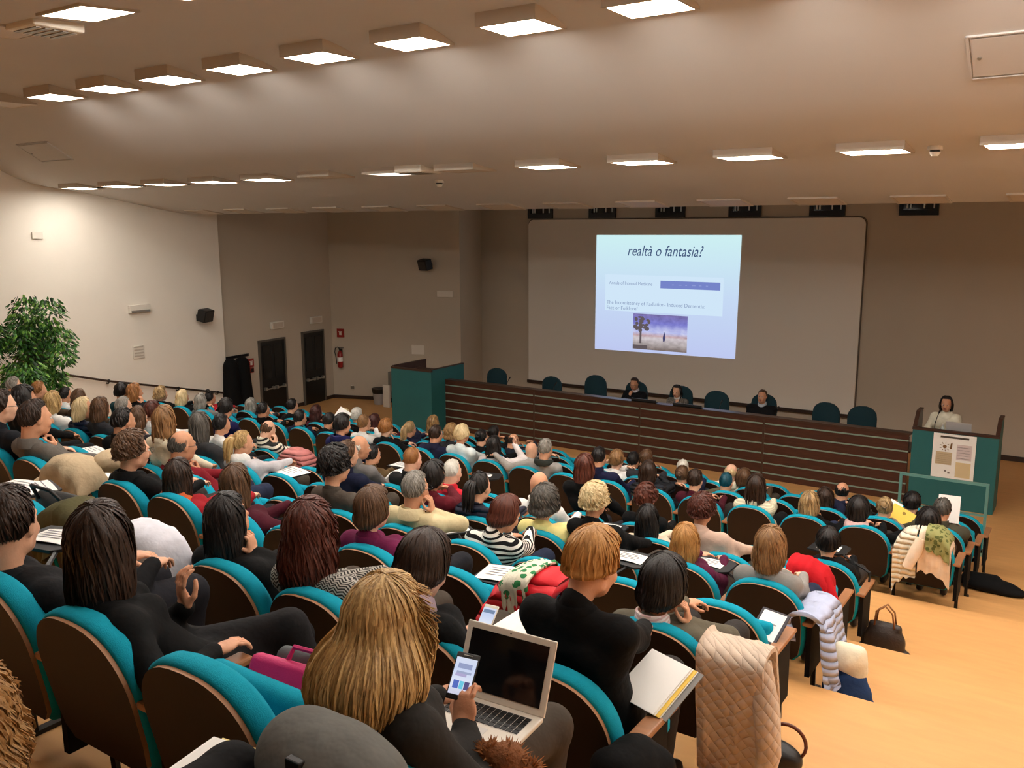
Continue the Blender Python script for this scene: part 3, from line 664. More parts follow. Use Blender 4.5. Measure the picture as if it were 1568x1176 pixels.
def head_proto(h, sex):
    F = Field((-.13, -.14, -.26), (.13, .16, .15), h, .02)
    F.ell((0, -.012, .02), (.075, .094, .098), SKIN); F.ell((0, .03, -.03), (.064, .066, .085), SKIN)
    F.ell((0, .045, -.085), (.042 if sex == 'f' else .050, .042, .034), SKIN); F.cap((-.045, .0, -.07), (.045, .0, -.07), .024, .024, SKIN)
    F.cap((0, .094, .005), (0, .112, -.030), .009, .013, SKIN, .012); F.ell((0, .106, -.034), (.016, .010, .008), SKIN, .008)
    F.cap((-.034, .078, .022), (.034, .078, .022), .012, .012, SKIN, .015)
    for sx in (-1, 1):
        F.ell((sx*.031, .092, .002), (.015, .008, .009), SKIN, .006, sub=True)
        F.ell((sx*.076, -.008, -.012), (.010, .020, .031), SKIN, .008)
        F.ell((sx*.040, .068, -.035), (.018, .016, .018), SKIN, .02)
    F.ell((0, .094, -.064), (.021, .010, .0055), LIP, .004); F.ell((0, .093, -.073), (.018, .010, .006), LIP, .004)
    F.cap((0, -.028, -.06), (0, -.042, -.175), .054 if sex == 'f' else .062, .046 if sex == 'f' else .052, SKIN, .03)
    V, Q, L = F.net(); lab = L[Q[:, 0]]
    return V, Q, lab
def eye_mesh():
    m = MB(); m.sphere((0, 0, 0), (.0125, .0105, .0095), 12, 10); me = m.mesh('eye', [M_EYEW, M_EYED], smooth=True)
    for p in me.polygons:
        c = p.center
        if c.y > .006 and c.x*c.x+c.z*c.z < .000036: p.material_index = 1
    return me
HEADS = {}
def get_head(h, sex):
    if (h, sex) not in HEADS: HEADS[(h, sex)] = head_proto(h, sex)
    return HEADS[(h, sex)]
def hand_proto(h, pose):
    """right hand: wrist at origin, fingers +y, palm -z, thumb towards -x"""
    F = Field((-.08, -.05, -.12), (.07, .20, .05), h, .010)
    F.cap((0, -.008, 0), (0, .02, 0), .021, .024, SKIN); F.ell((0, .052, 0), (.040, .052, .015), SKIN)
    F.cap((-.028, .015, -.004), (-.022, .055, -.004), .014, .012, SKIN)
    curl = {'rest': .55, 'grip': 1.05, 'fist': 1.45, 'flat': .15}[pose]
    for i, (x, L) in enumerate(((-.030, .070), (-.010, .080), (.011, .074), (.030, .058))):
        p = np.array((x, .095, 0.0)); a = 0.0; seg = (L*.48, L*.30, L*.24); r = .0088 if i < 3 else .0078
        for q, s_ in enumerate(seg):
            a += curl*(.75, .9, .6)[q]; d = np.array((x*.25*(1-curl/2), math.cos(a), -math.sin(a)))
            F.cap(p, p+d*s_, r*(1-.06*q), r*(.94-.06*q), SKIN, .004); p = p+d*s_
    t0 = np.array((-.030, .022, -.004)); t1 = t0+np.array((-.026, .032, -.012-.012*curl)); t2 = t1+np.array((-.004+.018*curl*.6, .030, -.010-.006*curl)); t3 = t2+np.array((.004+.010*curl*.6, .022, -.006))
    F.cap(t0, t1, .013, .011, SKIN, .008); F.cap(t1, t2, .0105, .0098, SKIN, .004); F.cap(t2, t3, .0096, .0085, SKIN, .004)
    V, Q, L = F.net(); return V, Q
HANDS = {}
def get_hand(h, pose, left):
    k = (h, pose, left)
    if k not in HANDS:
        V, Q = hand_proto(h, pose)
        if left: V = V*np.array((-1, 1, 1)); Q = Q[:, ::-1]
        HANDS[k] = (V, Q)
    return HANDS[k]
def frame(y, z):
    y = Vector(y).normalized(); z = Vector(z); x = y.cross(z)
    if x.length < 1e-4: x = y.orthogonal()
    x.normalize(); z = x.cross(y); return np.array(((x.x, y.x, z.x), (x.y, y.y, z.y), (x.z, y.z, z.z)))
def ik(a, b, l1, l2, hint):
    a = Vector(a); b = Vector(b); d = b-a; L = d.length
    if L > (l1+l2)*.995: b = a+d.normalized()*(l1+l2)*.995; d = b-a; L = d.length
    x = (l1*l1-l2*l2+L*L)/(2*L); y = math.sqrt(max(l1*l1-x*x, 0)); u = d.normalized(); h = Vector(hint); h = h-u*h.dot(u)
    if h.length < 1e-4: h = u.orthogonal()
    return a+u*x+h.normalized()*y, b
def head_mat(yaw, pitch, roll): return np.array(Euler((-pitch, roll, yaw), 'XYZ').to_matrix())

def person_mesh(name, hd, yaw, pitch, roll, pose, sex, h, hs, mats, stand=False, look=None, fat=1.0, hands=('lap', 'lap'), legs='sit', hp=None, knees=None):
    """hd: head centre in local coordinates (x right, y forward, z up, origin on the floor under the seat back)."""
    hd = np.array(hd, float); R = head_mat(yaw, pitch, roll)
    nk = hd+R@(np.array((0, -.040, -.170))*hs); shw = (.165 if sex == 'f' else .195)*fat
    if not stand: hip = np.array((hp[0] if hp else np.clip(hd[0]*.25, -.06, .06), hp[1] if hp else .35, .555))
    else: hip = np.array((hd[0]*.9, hd[1]-.04, hd[2]*.555))
    nb = nk.copy(); nb[2] -= .02
    lo = np.minimum(np.minimum(nk, hip), (-.42, -.12, 0))-.06; hi = np.maximum(np.maximum(nk, hip), (.42, 1.0, .7))+.1
    ml = Vector(nb-hip)
    arms = []
    side = Vector((1, 0, 0)); up = ml.normalized(); fw = side.cross(up)*-1
    if fw.y < 0: fw = -fw
    tw = pose.get('twist', 0.0)
    side = Vector((math.cos(tw), math.sin(tw), (pose.get('tilt', 0.0)))).normalized()
    sh = [Vector(nb)+side*s*shw-up*.050+Vector((0, .005, 0)) for s in (-1, 1)]
    hd_h = []
    for i, s in enumerate((-1, 1)):
        hn = hands[i]; tgt, hint, hz, fdir, hp_ = None, None, None, None, 'rest'
        cx = float(hip[0])
        if hn == 'lap': tgt = Vector((cx+s*.10, hip[1]+.30, .70)); hint = (s*.45, -.5, -1); fdir = (-s*.5, .8, -.1); hz = (0, 0, 1)
        elif hn == 'write': tgt = Vector((cx+s*.05, hip[1]+.36, .75)); hint = (s*.55, -.3, -1); fdir = (-s*.4, .9, -.3); hz = (0, .2, 1); hp_ = 'grip'
        elif hn == 'chin':
            c = Vector(hd+R@np.array((s*.03, .105, -.13))); tgt = c+Vector((s*.03, .015, -.10)); hint = (s*.7, .5, -1.0); fdir = (-s*.25, -.25, 1); hz = (s*.3, .9, .2); hp_ = 'fist'
        elif hn == 'cheek':
            c = Vector(hd+R@np.array((s*.085, .04, -.05))); tgt = c+Vector((s*.03, .01, -.11)); hint = (s*.9, .3, -1.0); fdir = (-s*.15, -.1, 1); hz = (s*.9, .3, .1); hp_ = 'grip'
        elif hn == 'hair':
            c = Vector(hd+R@np.array((s*.095, .02, .02))); tgt = c+Vector((s*.04, 0, -.11)); hint = (s*1, .1, -.8); fdir = (-s*.3, -.1, 1); hz = (s*.9, .3, .1); hp_ = 'rest'
        elif hn == 'arm': tgt = Vector((cx+s*.27, hip[1]+.20, .70)); hint = (s*.6, -.8, -.2); fdir = (0, 1, -.1); hz = (0, 0, 1)
        elif hn == 'cross': tgt = Vector((cx-s*.10, hip[1]+.22, .82+.03*s)); hint = (s*1, -.1, -.5); fdir = (-s, .2, 0); hz = (0, .7, .7)
        else: tgt = Vector(hn[0]); hint = hn[1]; fdir = hn[2]; hz = hn[3]; hp_ = hn[4]
        l1, l2 = (.275, .245) if sex == 'f' else (.295, .265)
        el, wr = ik(sh[i], tgt, l1, l2, hint); arms.append((sh[i], el, wr)); hd_h.append((wr, fdir, hz, hp_))
        for p in (el, wr): lo = np.minimum(lo, np.array(p)-.1); hi = np.maximum(hi, np.array(p)+.1)
    if stand: lo[2] = -.02
    F = Field(lo, hi, h, .035)
    hipV = Vector(hip); chest = hipV.lerp(Vector(nb), .68); waist = hipV.lerp(Vector(nb), .34)
    sd = np.array(side); ch = np.array(chest); wa = np.array(waist); fwd = np.array(fw)
    g = fat*(1.08 if sex == 'f' else 1.14)
    for s in (-1, 1):
        F.cap(ch+sd*s*.075*g+fwd*.0, wa+sd*s*.060*g, .098*g, .085*g, TOP); F.cap(wa+sd*s*.062*g, hip+sd*s*.075*g, .088*g, .108*g, TOP)
        F.cap(nb+sd*s*.04-np.array(up)*.025, np.array(sh[0 if s < 0 else 1]), .056, .052*g, TOP)
        F.cap(np.array(sh[0 if s < 0 else 1])+np.array((0, 0, .0)), ch+sd*s*.11*g, .056*g, .075*g, TOP)
    if sex == 'f':
        for s in (-1, 1): F.ell(ch+sd*s*.075+fwd*.085, (.062, .06, .062), TOP)
    F.cap(ch-np.array(up)*-.04, nb-np.array(up)*.02, .085*g, .06, TOP); F.cap(nb-np.array(up)*.03, nk+np.array((0, 0, .03)), .060, .054, TOP)
    for (a, b, c) in arms:
        F.cap(a, b, .054*g, .046*g, TOP); F.cap(b, c, .046*g, .036, TOP)
    # legs
    if not stand:
        kn = knees or [((hip[0]-.13), hip[1]+.44, .535), ((hip[0]+.13), hip[1]+.44, .535)]
        for i, s in enumerate((-1, 1)):
            hj = hip+np.array((s*.085, 0.02, -.02)); k_ = np.array(kn[i]); an = np.array((k_[0]*.9, k_[1]-.02, .10))
            if legs == 'cross' and i == 0: an = np.array((k_[0]+.18, k_[1]+.06, .26))
            F.cap(hj, k_, .092*g, .060*g, LEGS); F.cap(k_, an, .058*g, .040, LEGS); F.cap(an+np.array((0, -.02, -.055)), an+np.array((0, .15, -.065)), .036, .034, SHOE, .02)
    else:
        for s in (-1, 1):
            hj = hip+np.array((s*.085, 0, 0)); k_ = np.array((hj[0], hj[1]+.02, hip[2]*.52)); an = np.array((hj[0], hj[1]-.01, .09))
            F.cap(hj, k_, .085*g, .058, LEGS); F.cap(k_, an, .056, .038, LEGS); F.cap(an+np.array((0, -.03, -.05)), an+np.array((0, .14, -.055)), .036, .033, SHOE, .02)
    V, Q, L = F.net()
    VS, QS, MS = [V], [Q], [L[Q[:, 0]].astype(np.int32)]; nv = len(V)
    HV, HQ, HL = get_head(.0068 if h < .014 else (.0088 if h < .02 else .0115), sex)
    VS.append(HV*hs@R.T+hd); QS.append(HQ+nv); MS.append(HL.astype(np.int32)); nv += len(HV)
    for i, (wr, fdir, hz, hp_) in enumerate(hd_h):
        V2, Q2 = get_hand(.0056 if h < .014 else (.0078 if h < .02 else .0095), hp_, i == 0)
        fr = frame(fdir, hz); VS.append(V2*(.92 if sex == 'f' else 1.0)@fr.T+np.array(wr)); QS.append(Q2+nv); MS.append(np.full(len(Q2), SKIN, np.int32)); nv += len(V2)
    me = np_mesh(name, np.concatenate(VS), np.concatenate(QS), np.concatenate(MS), mats)
    return me, R, nk, arms, hd_h

# ---- hair
def smooth01(a, b, x): t = min(max((x-a)/(b-a), 0), 1); return t*t*(3-2*t)
class HairStyle:
    def __init__(s, thick=.012, hang=0.0, the=(100, 95, 58), phimax=112, flare=0.0, back=0.0, wave=0.0, curlin=0.0, fringe=0.0, lock_r=.010, n=110, wl=.05, frizz=0.0, lift=.006):
        s.__dict__.update(locals()); del s.__dict__['s']
    def path(s, phi, u, off=0.0):
        """u in 0..1 from whorl over the scalp and down; phi 0 at the back of the head"""
        ap = abs(math.degrees(phi))
        te = s.the[0]+(s.the[1]-s.the[0])*smooth01(40, 95, ap); te = te+(s.the[2]-te)*smooth01(s.phimax-16, s.phimax+12, ap)
        hang = s.hang*(1-smooth01(s.phimax-14, s.phimax+4, ap))+s.fringe*smooth01(s.phimax+10, s.phimax+25, ap)
        arc = math.radians(te)*.098; tot = arc+hang; d = u*tot
        rx, ry, rz = .0765+s.thick+off, .096+s.thick+off, .100+s.thick+off
        th = math.radians(te)*min(d/arc, 1.0)
        # direction from a tilted whorl axis
        x = math.sin(th)*math.sin(phi); yb = -math.sin(th)*math.cos(phi); z = math.cos(th)
        sa, ca = math.sin(math.radians(18)), math.cos(math.radians(18)); y = yb*ca-z*sa; z2 = yb*sa+z*ca
        p = Vector((rx*x, ry*y-.012, rz*z2+.02))
        if d > arc:
            e = d-arc; t = min(e/max(hang, 1e-6), 1.05); n = Vector((p.x, p.y+.01, 0)); r = n.length; n = n.normalized()
            o = s.flare*math.sin(min(t, 1)*math.pi*.75)-s.curlin*t*t*t
            p = p+n*o*r/.09+Vector((0, -s.back*t*max(math.cos(phi), 0), -e))
        return p
    def build(s, seed=0, q=1.0):
        rnd = random.Random(seed); mb = MB(); cols = []
        # under-layer: closed sheet, outer and inner skin
        NP, NU = int(34*min(q, 1.3)), int(16*min(q, 1.3))+int(s.hang*30)
        outer = [[s.path(-math.pi+2*math.pi*i/NP, j/NU) for j in range(NU+1)] for i in range(NP)]
        inner = [[s.path(-math.pi+2*math.pi*i/NP, j/NU, -.010) for j in range(NU+1)] for i in range(NP)]
        base = len(mb.v); v = []; f = []
        for L_ in (outer, inner):
            for i in range(NP):
                for j in range(NU+1):
                    w = s.frizz; p = L_[i][j]; v.append((p.x+rnd.uniform(-w, w), p.y+rnd.uniform(-w, w), p.z+rnd.uniform(-w, w)))
        K = NU+1; S = NP*K
        for i in range(NP):
            i2 = (i+1) % NP
            for j in range(NU):
                f.append((i*K+j, i*K+j+1, i2*K+j+1, i2*K+j)); 
            f.append((i*K+NU, S+i*K+NU, S+i2*K+NU, i2*K+NU))
            for j in range(NU): f.append((S+i*K+j, S+i2*K+j, S+i2*K+j+1, S+i*K+j+1))
        mb.add(v, f); cols += [.45]*len(v)
        fine = .30 if q > 3.5 else (.40 if q > 2.5 else (.52 if q > 1.2 else 1.0)); n = int(s.n*q*(2.0 if q > 1.2 else 1.0))
        for k in range(n):
            phi = rnd.uniform(-1, 1)*math.pi; ap = abs(math.degrees(phi))
            if ap > s.phimax+6 and rnd.random() < .4 and not s.fringe: phi *= rnd.uniform(.2, .9)
            u0 = rnd.uniform(.02, .45) if s.hang > .03 else rnd.uniform(.0, .75); u1 = min(1.0, u0+rnd.uniform(.35, .7)) if s.hang > .03 else min(1.0, u0+rnd.uniform(.22, .4))
            if s.hang > .03 and rnd.random() < .6: u1 = rnd.uniform(.93, 1.03)
            m = 8 if s.hang > .03 else 5; pts = []; rs = []; ph0 = rnd.uniform(0, 6.28); am = s.wave*rnd.uniform(.4, 1); dr = rnd.uniform(-.16, .16)
            o0 = rnd.uniform(.0, s.lift)
            for i in range(m+1):
                t = i/m; u = u0+(u1-u0)*t; p = s.path(phi+dr*t, u, .001+o0*math.sin(t*math.pi)+s.frizz*rnd.random())
                a = ph0+t*(u1-u0)*(.11+s.hang)/s.wl*6.28
                rad = Vector((p.x, p.y, 0)); rad = rad.normalized() if rad.length > 1e-5 else Vector((1, 0, 0)); tan = Vector((-rad.y, rad.x, 0))
                p = p+tan*am*math.sin(a)+rad*am*.6*math.cos(a); pts.append(p); rs.append(s.lock_r*fine*rnd.uniform(.8, 1.15)*(.35+1.3*math.sin(math.pi*min(.12+t*.86, .97)))*.75)
            b0 = len(mb.v); mb.tube(pts, rs, 5, flat=.42); c = rnd.random(); cols += [c]*(len(mb.v)-b0)
        return mb, cols
STYLES = {
 'long': dict(thick=.011, hang=.23, flare=.010, back=-.05, wave=.006, n=130, lock_r=.013, wl=.16),
 'longwavy': dict(thick=.015, hang=.22, flare=.026, back=-.03, wave=.010, n=150, lock_r=.013, wl=.11),
 'loose': dict(thick=.012, hang=.21, flare=.066, back=-.02, wave=.009, n=190, lock_r=.012, wl=.22, frizz=.002),
 'mid': dict(thick=.012, hang=.13, flare=.014, wave=.006, curlin=.004, n=120, lock_r=.012, wl=.12),
 'bob': dict(lift=.002, thick=.019, hang=.075, flare=.012, curlin=.022, n=120, lock_r=.012, fringe=.03, wave=.002, wl=.2),
 'shortbob': dict(lift=.0025, thick=.022, hang=.028, flare=.006, curlin=.012, n=130, lock_r=.011, wave=.003, wl=.12, fringe=.02),
 'tousled': dict(thick=.019, hang=.06, flare=.02, wave=.012, n=150, lock_r=.011, wl=.06, frizz=.003),
 'curly': dict(thick=.026, hang=.02, flare=.012, wave=.012, n=190, lock_r=.011, wl=.03, frizz=.006),
 'curlylong': dict(thick=.028, hang=.12, flare=.03, wave=.016, n=200, lock_r=.012, wl=.045, frizz=.006),
 'short': dict(thick=.009, hang=0.0, the=(121, 104, 60), phimax=102, n=150, lock_r=.007, wave=.002, frizz=.001),
 'crop': dict(thick=.004, hang=0.0, the=(116, 100, 58), phimax=102, n=60, lock_r=.005),
 'tied': dict(thick=.007, hang=0.0, the=(119, 104, 58), phimax=106, n=90, lock_r=.006),
 'balding': dict(thick=.007, hang=0.0, the=(120, 104, 30), phimax=98, n=90, lock_r=.007),
}
HAIRMESH = {}
def hair_mesh(style, variant, q):
    key = (style, variant, q)
    if key in HAIRMESH: return HAIRMESH[key]
    base = {'pony': 'tied', 'bun': 'tied', 'updo': 'tied', 'topbun': 'tied', 'hat': 'crop'}.get(style, style)
    st = HairStyle(**STYLES[base]); mb, cols = st.build(seed=variant*13+len(style), q=q); rnd = random.Random(variant+5)
    if style == 'balding':      # bare crown: drop the faces on top
        keep = [f for f in mb.f if sum(mb.v[i][2] for i in f)/len(f) < .050+.022*math.sin(7*mb.v[f[0]][0]*10) and sum(mb.v[i][1] for i in f)/len(f) < .045]
        mb.f = keep; mb.mi = [0]*len(keep)
    if style == 'pony':
        for k in range(int(46*q)):
            a = rnd.uniform(0, 6.28); r = .026*rnd.random()**.5; L = rnd.uniform(.16, .26); pts = []
            for i in range(8):
                t = i/7; sp = 1+1.1*math.sin(t*2.4); pts.append((r*math.cos(a)*sp, -.095-.055*math.sin(min(t*3, 1.57))+r*math.sin(a)*sp*.7, .055+.02*math.sin(t*5)*(t < .5)-L*t*t**.25))
            b0 = len(mb.v); mb.tube(pts, [.009, .012, .013, .013, .012, .011, .008, .003], 5); cols += [rnd.random()]*(len(mb.v)-b0)
    if style in ('bun', 'topbun', 'updo'):
        c = Vector((0, -.105, .03)) if style == 'bun' else (Vector((0, -.06, .125)) if style == 'topbun' else Vector((0, -.10, .055)))
        R_ = .040 if style != 'updo' else .050
        b0 = len(mb.v); mb.sphere(c, (R_*1.05, R_*.85, R_), 14, 10); cols += [.4]*(len(mb.v)-b0)
        for k in range(int(26*q)):
            a = rnd.uniform(0, 6.28); b = rnd.uniform(-1.2, 1.2); pts = []
            for i in range(7):
                t = a+i*.32; e = b+.25*math.sin(i*.7+a); pts.append(c+Vector((math.cos(t)*math.cos(e)*R_*1.08, math.sin(e)*R_*.9, math.sin(t)*math.cos(e)*R_*1.05)))
            b0 = len(mb.v); mb.tube(pts, [.003, .008, .009, .009, .009, .008, .003], 5); cols += [rnd.random()]*(len(mb.v)-b0)
    me = mb.mesh('hair', [], smooth=60)
    at = me.attributes.new('lock', 'FLOAT', 'POINT'); at.data.foreach_set('value', np.array(cols, np.float32))
    HAIRMESH[key] = me; return me
HAIRCOL = dict(black=((20, 17, 16), (40, 34, 32)), dkbrown=((34, 24, 19), (66, 46, 34)), brown=((62, 42, 28), (112, 80, 54)), ltbrown=((98, 68, 42), (168, 126, 82)), auburn=((62, 28, 20), (112, 58, 40)), ginger=((112, 70, 36), (178, 120, 66)),
 copper=((156, 106, 54), (206, 154, 90)), blond=((122, 88, 48), (228, 192, 130)), dblond=((112, 82, 50), (190, 150, 98)), streak=((70, 48, 32), (214, 178, 124)), pale=((196, 168, 118), (238, 218, 174)), white=((196, 190, 178), (238, 234, 224)), grey=((98, 92, 84), (176, 170, 160)), dkgrey=((48, 45, 42), (112, 106, 98)), teal=((10, 52, 66), (22, 92, 108)), maroon=((42, 20, 18), (84, 42, 36)), redbr=((58, 26, 18), (104, 54, 40)))
HM = {}
def hair_mat(c):
    if c in HM: return HM[c]
    m = bpy.data.materials.new('hair_'+c); m.use_nodes = True; nt = m.node_tree; b = nt.nodes['Principled BSDF']
    at = nt.nodes.new('ShaderNodeAttribute'); at.attribute_name = 'lock'
    tc = nt.nodes.new('ShaderNodeTexCoord'); mp = nt.nodes.new('ShaderNodeMapping'); mp.inputs['Scale'].default_value = (1, 1, .12); nt.links.new(tc.outputs['Object'], mp.inputs[0])
    n = nt.nodes.new('ShaderNodeTexNoise'); n.inputs['Scale'].default_value = 150; n.inputs['Detail'].default_value = 3; nt.links.new(mp.outputs[0], n.inputs['Vector'])
    ad = nt.nodes.new('ShaderNodeMath'); ad.operation = 'MULTIPLY_ADD'; ad.inputs[1].default_value = .55; nt.links.new(at.outputs['Fac'], ad.inputs[0])
    mu = nt.nodes.new('ShaderNodeMath'); mu.operation = 'MULTIPLY_ADD'; mu.inputs[1].default_value = 1.1; mu.inputs[2].default_value = -.32; nt.links.new(n.outputs['Fac'], mu.inputs[0]); nt.links.new(mu.outputs[0], ad.inputs[2])
    r = nt.nodes.new('ShaderNodeValToRGB'); r.color_ramp.elements[0].color = (*lin(HAIRCOL[c][0]), 1); r.color_ramp.elements[1].color = (*lin(HAIRCOL[c][1]), 1); nt.links.new(ad.outputs[0], r.inputs[0]); nt.links.new(r.outputs[0], b.inputs['Base Color'])
    b.inputs['Roughness'].default_value = .42; b.inputs['Specular IOR Level'].default_value = .35
    bp = nt.nodes.new('ShaderNodeBump'); bp.inputs['Strength'].default_value = .5; bp.inputs['Distance'].default_value = .004; nt.links.new(n.outputs['Fac'], bp.inputs['Height']); nt.links.new(bp.outputs[0], b.inputs['Normal'])
    HM[c] = m; return m

# ---- clothes
CM = {}
def cloth(rgb, kind='plain', rgb2=None):
    key = (rgb, kind, rgb2)
    if key in CM: return CM[key]
    m = mat('cloth_%s_%d' % (kind, len(CM)), rgb, .85, .12, 9, .9, 13, spec=.2); CM[key] = m
    nt = m.node_tree; b = nt.nodes['Principled BSDF']
    if kind == 'plain': return m
    tc = nt.nodes.new('ShaderNodeTexCoord'); sp = nt.nodes.new('ShaderNodeSeparateXYZ'); nt.links.new(tc.outputs['Object'], sp.inputs[0])
    def M(op, a, c=None, d=None):
        q = nt.nodes.new('ShaderNodeMath'); q.operation = op
        for i, v in enumerate((a, c, d)):
            if v is None: continue
            if isinstance(v, (int, float)): q.inputs[i].default_value = v
            else: nt.links.new(v, q.inputs[i])
        return q.outputs[0]
    X, Y, Z = sp.outputs
    def mixcol(fac, c2):
        mx = nt.nodes.new('ShaderNodeMix'); mx.data_type = 'RGBA'; nt.links.new(fac, mx.inputs[0]); mx.inputs[6].default_value = (*lin(rgb), 1); mx.inputs[7].default_value = (*lin(c2), 1); nt.links.new(mx.outputs[2], b.inputs['Base Color'])
    def bumph(hh, st=1.0, dist=.02):
        bp = nt.nodes.new('ShaderNodeBump'); bp.inputs['Strength'].default_value = st; bp.inputs['Distance'].default_value = dist; nt.links.new(hh, bp.inputs['Height']); nt.links.new(bp.outputs[0], b.inputs['Normal'])
    if kind in ('stripe', 'widestripe', 'finestripe'):
        per = {'stripe': .034, 'widestripe': .06, 'finestripe': .02}[kind]; s_ = M('FRACT', M('MULTIPLY', M('ADD', Z, M('MULTIPLY', Y, -.35)), 1/per)); mixcol(M('GREATER_THAN', s_, .52), rgb2)
    elif kind == 'herring':
        zz = M('PINGPONG', M('MULTIPLY', X, 1.0), .018); s_ = M('FRACT', M('MULTIPLY', M('ADD', M('ADD', Z, zz), Y), 1/.018)); mixcol(M('GREATER_THAN', s_, .5), rgb2)
    elif kind == 'puffer':
        s_ = M('ABSOLUTE', M('SINE', M('MULTIPLY', Z, 3.1416/.055))); bumph(M('POWER', s_, .5), 1.0, .03); b.inputs['Roughness'].default_value = .45
    elif kind == 'quilt':
        a = M('ABSOLUTE', M('SINE', M('MULTIPLY', M('ADD', M('ADD', X, Y), Z), 3.1416/.06))); c = M('ABSOLUTE', M('SINE', M('MULTIPLY', M('SUBTRACT', M('ADD', X, Y), Z), 3.1416/.06))); bumph(M('POWER', M('MULTIPLY', a, c), .35), .5, .015); b.inputs['Roughness'].default_value = .5
    elif kind == 'blotch':
        n = nt.nodes.new('ShaderNodeTexVoronoi'); n.inputs['Scale'].default_value = 22; nt.links.new(tc.outputs['Object'], n.inputs['Vector']); mixcol(M('GREATER_THAN', n.outputs['Distance'], .38), rgb2)
    return m
def skin_mat(c):
    k = 'skin_%d_%d_%d' % c; m = mat(k, c, .5, .06, 20, .1, 120, spec=.35); b = m.node_tree.nodes['Principled BSDF']; b.inputs['Subsurface Weight'].default_value = .0; return m
SK = [(226, 172, 140), (218, 160, 126), (232, 182, 152), (208, 150, 116)]
M_LIP = mat('lips', (176, 104, 92), .45); M_SHOE = mat('shoe_leather', (26, 20, 18), .4); M_SPEC = mat('spectacles', (22, 18, 18), .3)
M_EYEW = mat('eye_white', (232, 228, 222), .25); M_EYED = mat('eye_iris', (52, 34, 24), .2)
EYEMESH = None
def add_face(o, hd, R, hs):
    global EYEMESH
    if EYEMESH is None: EYEMESH = eye_mesh()
    for sx in (-1, 1):
        e = link('eye', EYEMESH, parent=o); e.matrix_local = Matrix.Translation(Vector(hd)) @ Matrix(R.tolist()).to_4x4() @ Matrix.Translation((sx*.031*hs, .0805*hs, .002*hs)) @ Matrix.Scale(hs, 4)
def add_glasses(o, hd, R, hs):
    m = MB()
    for sx in (-1, 1):
        m.tube([(sx*.033+.021*math.cos(a), .112, .002+.017*math.sin(a)) for a in [i*2*math.pi/12 for i in range(13)]], .0016, 5)
        m.tube([(sx*.054, .112, .006), (sx*.078, .09, .006), (sx*.082, .0, .004)], .0016, 5)
    m.tube([(-.012, .113, .004), (.012, .113, .004)], .0016, 5)
    e = m.build('spectacles', M_SPEC, o); e.matrix_local = Matrix.Translation(Vector(hd)) @ Matrix(R.tolist()).to_4x4() @ Matrix.Scale(hs, 4)
def collar_mesh(nk, kind):
    """ring of cloth around the base of the neck"""
    rings = []
    prof = {'crew': [(.074, -.045), (.074, -.012), (.068, -.002), (.062, -.012)], 'shirt': [(.082, -.04), (.074, .035), (.064, .038), (.060, -.02)], 'scarf': [(.10, -.055), (.118, -.02), (.108, .03), (.085, .05), (.066, .03)], 'hood': [(.10, -.06), (.125, -.03), (.115, .02), (.08, .02)], 'jacket': [(.10, -.06), (.088, .012), (.076, .018), (.066, -.02)]}[kind]
    N = 20; rnd = random.Random(int(abs(nk[0])*1e4))
    for r, z in prof:
        rings.append([(nk[0]+r*math.cos(2*math.pi*i/N)*1.06, nk[1]+.012+r*math.sin(2*math.pi*i/N)*(1.05 if math.sin(2*math.pi*i/N) < 0 else .95), nk[2]+.03+z-(.045 if math.sin(2*math.pi*i/N) > .3 else 0)*max(math.sin(2*math.pi*i/N), 0)+(rnd.uniform(-.006, .006) if kind in ('scarf', 'hood') else 0)) for i in range(N)])
    mb = MB(); loft_outline(mb, rings, cap0=False, cap1=False); return mb

def make_person(label, loc, hd, hair, hcol, top, bottom=(34, 33, 38), sex='f', yaw=0., pitch=.12, roll=0., hands=('lap', 'lap'), near=False, hs=1.0, skin=0, collar=None, collar_col=None, fat=1.0, glasses=False, stand=False, legs='sit', rotz=0.0, variant=None, pose=None, hp=None, knees=None, hairscale=(1, 1, 1), q=None, shoe=None, group='audience members in the teal seats', h=None):
    tm = cloth(*top) if isinstance(top[0], tuple) else cloth(top)
    mats = [skin_mat(SK[skin % 4]), tm, cloth(bottom), shoe or M_SHOE, M_LIP]
    me, R, nk, arms, hh = person_mesh('person', hd, yaw, pitch, roll, pose or {}, sex, h or (.0128 if near == 2 else (.0175 if near else .024)), hs, mats, stand=stand, fat=fat, hands=hands, legs=legs, hp=hp, knees=knees)
    o = link('person', me, loc=loc); o.rotation_euler = (0, 0, rotz); tag(o, label, 'person', group)
    if hair and hair != 'bald':
        v = variant if variant is not None else (len(label)*7) % 3
        hq = q or (1.6 if near == 2 else (1.25 if near else .7))
        e = link('hair', hair_mesh(hair, v, hq), parent=o); e.matrix_local = Matrix.Translation(Vector(hd)) @ Matrix(R.tolist()).to_4x4() @ Matrix.Diagonal((hs*hairscale[0], hs*hairscale[1], hs*hairscale[2], 1))
        if len(e.data.materials) == 0: e.data.materials.append(None)
        e.material_slots[0].link = 'OBJECT'; e.material_slots[0].material = hair_mat(hcol)
        if hair == 'hat': e.name = 'knit_hat'
    add_face(o, hd, R, hs)
    if glasses: add_glasses(o, hd, R, hs)
    ck = collar or ('crew' if sex == 'f' else 'shirt')
    collar_mesh(nk, ck).build('collar' if ck in ('crew', 'shirt', 'jacket') else ck, cloth(*collar_col) if collar_col and isinstance(collar_col[0], tuple) else (cloth(collar_col) if collar_col else tm), o, smooth=60)
    return o
